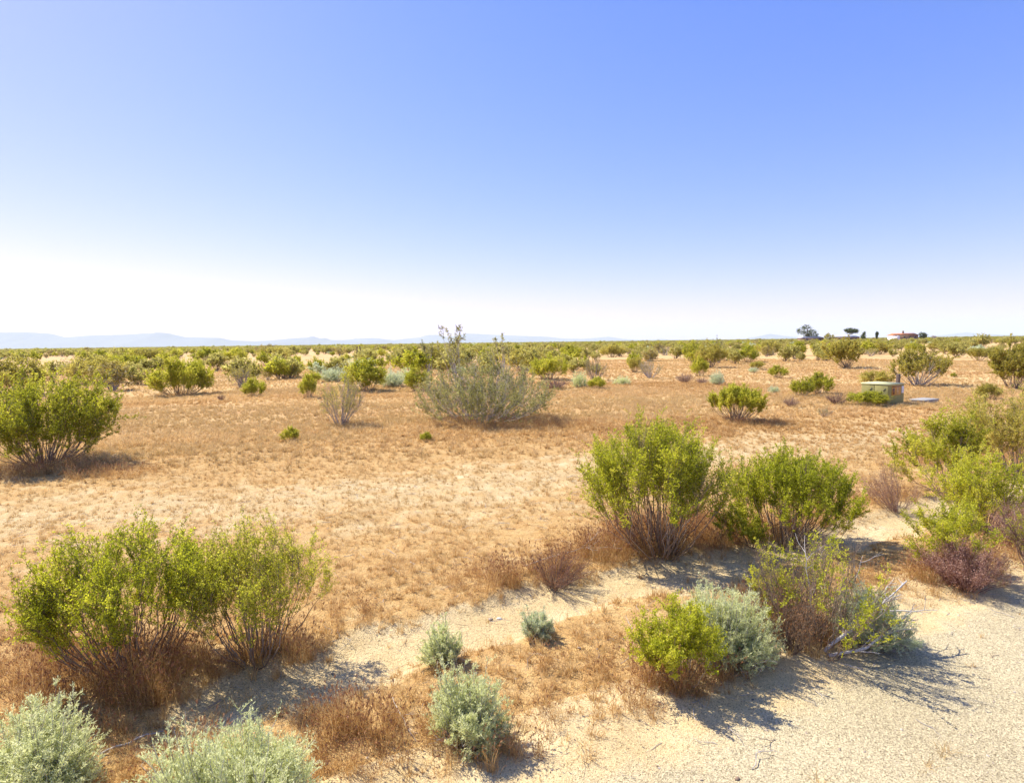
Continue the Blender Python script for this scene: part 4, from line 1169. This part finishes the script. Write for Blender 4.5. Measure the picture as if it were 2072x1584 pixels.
def tree(label, px, dist, top_py, wpx, lobes, seed, leafm='pine', low=.3, n=2600, leaf=.5):
    rng = np.random.default_rng(seed)
    x = (px - CX) / F * dist; z0 = float(hgt(x, dist))
    H = height_for(x, dist, top_py) - z0; Rr = wpx / 2 / F * dist
    t = tag(empty('tree', (x, dist, z0)), label, 'tree')
    tr = MB()
    P_ = np.array([[0, 0, -.3], [.1, 0, H * .25], [-.1, .1, H * .5], [0, 0, H * .75]])
    tr.tubes(P_[None], np.array([[.05, .038, .028, .014]]) * H, 7)
    fo = MB()
    for (lx, lz, lr, lh) in lobes:
        c = np.array([lx * Rr, rng.uniform(-.3, .3) * Rr, lz * H])
        k = int(n * lr * lr)
        mid = P_[2] * .5 + c * .5
        tr.tubes(np.array([[P_[1], mid, c]]), np.array([[.02, .014, .006]]) * H, 5)
        # clumps within the lobe
        nc = 16
        dv = norm(rng.normal(size=(nc, 3))) * (rng.uniform(.3, 1, (nc, 1)) ** .5)
        cc = c + dv * np.array([lr * Rr, lr * Rr, lh * H])
        pi = cc[rng.integers(0, nc, k)] + rng.normal(size=(k, 3)) * np.array([lr * Rr, lr * Rr, lh * H]) * .22
        fo.leaves(pi, rng.normal(size=(k, 3)) + np.array([0, 0, .3]), leaf, leaf * .6, rng, np.clip(rng.normal(size=k) * .2 + .5, 0, 1))
    ob('trunk', tr.mesh('trunk', M['bark'], True), t)
    ob('crown', fo.mesh('crown', M[leafm]), t)


tree('largest tree on the skyline, dark and ragged with a lower lobe on its right', 1633, 398, 656, 46, [(-.42, .68, .40, .2), (-.12, .82, .30, .13), (.38, .55, .36, .2), (.62, .38, .30, .18), (-.75, .62, .22, .12), (0, .45, .45, .2)], 1, n=4200)
tree('umbrella shaped dark tree behind the grey roofed house on the skyline', 1721, 420, 662, 27, [(0, .78, .75, .2), (-.5, .72, .45, .16), (.5, .74, .45, .17)], 2, n=3600)
tree('small ragged tree right of the grey roofed house on the skyline', 1746, 396, 671, 13, [(-.2, .5, .6, .3), (.4, .8, .35, .2)], 3)
tree('pale green bushy tree between the two grey roofed buildings on the skyline', 1680, 392, 674, 22, [(-.45, .65, .5, .3), (.3, .5, .6, .3)], 4, 'olive')
tree('dark rounded tree touching the right end of the terracotta roofed house', 1867, 402, 672.5, 17, [(0, .65, .8, .3)], 5)
tree('thin column of a tree alone between the small ragged tree and the terracotta roofed house', 1773, 400, 672, 4.5, [(0, .8, .9, .2), (0, .5, .6, .25)], 6)
tree('low grey bare looking tree at the far right of the skyline houses', 1888, 400, 676.5, 10, [(0, .6, .8, .3)], 7, 'greystem', n=500)


# ------------------------------------------------------------------ mountains
M['rock'] = flat_mat('mountain_rock', (.17, .18, .18), .95, .15, .0006)


def range_mesh(prof, dist, depth, seed, label):
    """a real ridge: foot, broken slopes, crest and back slope"""
    prof = np.array(prof, float)
    px = np.arange(prof[0, 0], prof[-1, 0] + 1, 3.0)
    py = np.interp(px, prof[:, 0], prof[:, 1])
    hor = np.array([proj((p - CX) / F * 1e6, 1e6, CAMZ)[1] for p in px])
    hgt_ = (hor - py) / F * dist + 3
    edge = np.minimum(sstep(px[0], px[0] + 45, px), 1 - sstep(px[-1] - 45, px[-1], px))
    hgt_ = np.maximum(hgt_, 0) * edge
    xx = (px - CX) / F * dist
    rows = np.linspace(-1, 1, 33)
    XX = np.repeat(xx[None], len(rows), 0) + rows[:, None] * 0
    YY = dist + rows[:, None] * depth + (fbm(XX * .0006, rows[:, None] * 0 + 3, seed) - .5) * depth * .3
    prof_z = (1 - np.abs(rows)) ** 1.25
    rid = fbm(XX * .0016, YY * .0009, seed + 5, 5)
    ZZ = hgt_[None] * (prof_z[:, None]) * (1 - .42 * (1 - prof_z[:, None]) * rid * 2) * (1 - .10 * (rid - .5))
    ZZ = ZZ - 12 * (prof_z[:, None] < .02)
    ny, nx = XX.shape
    ii = np.arange(ny - 1)[:, None] * nx + np.arange(nx - 1)[None, :]
    Q_ = np.stack([ii, ii + 1, ii + nx + 1, ii + nx], -1).reshape(-1, 4)
    o = ob('mountains', mk_mesh('mountains', np.stack([XX, YY, ZZ], -1).reshape(-1, 3), Q_, M['rock'], smooth=True))
    tag(o, label, None, kind='structure')


range_mesh([(-420, 690), (-200, 680), (-60, 676), (0, 673), (50, 671.5), (100, 675), (135, 683), (160, 681), (190, 678.5), (260, 677), (320, 675), (335, 673), (352, 675), (385, 682), (430, 683), (455, 684), (480, 689), (520, 691), (560, 688), (600, 684.5), (618, 683.5), (632, 680.5), (648, 685), (660, 684), (672, 688), (700, 688.5), (745, 691), (775, 688.5), (800, 692), (850, 697)], 17000, 2200, 1, 'low pale blue mountain range on the left horizon')
range_mesh([(560, 694), (640, 691), (700, 688), (720, 685), (760, 684), (800, 688), (850, 683), (868, 678), (885, 677.5), (910, 682), (948, 675), (990, 677), (1030, 679), (1060, 680), (1108, 681), (1140, 685), (1175, 686), (1200, 684), (1232, 681.5), (1262, 686), (1300, 688), (1340, 686), (1362, 689), (1400, 687.5), (1425, 685), (1450, 689), (1500, 690)], 21000, 2600, 2, 'palest mountain range on the middle horizon')
range_mesh([(1480, 689), (1520, 685), (1540, 679), (1556, 675.5), (1575, 678), (1600, 683), (1660, 684), (1750, 684), (1850, 682), (1900, 680), (1925, 677), (1948, 672.5), (1965, 675), (1990, 679), (2072, 680), (2200, 676), (2400, 682)], 19000, 2400, 3, 'small pale peaks on the right horizon')

# ------------------------------------------------------------------ haze
mb = MB(); mb.box(-31000, 31000, -31000, 30000, -3, 600)
me = mb.mesh('haze', [])
hz = ob('haze', me)
m, t, N, L = new_mat('haze_air')
o = N.new('ShaderNodeOutputMaterial'); pv = N.new('ShaderNodeVolumePrincipled')
pv.inputs['Density'].default_value = 5.5e-5
pv.inputs['Color'].default_value = (.80, .92, 1.0, 1)
pv.inputs['Anisotropy'].default_value = 0.0
L.new(pv.outputs[0], o.inputs['Volume'])
me.materials.append(m)
tag(hz, 'thin pale haze over the plain', 'haze', kind='stuff')
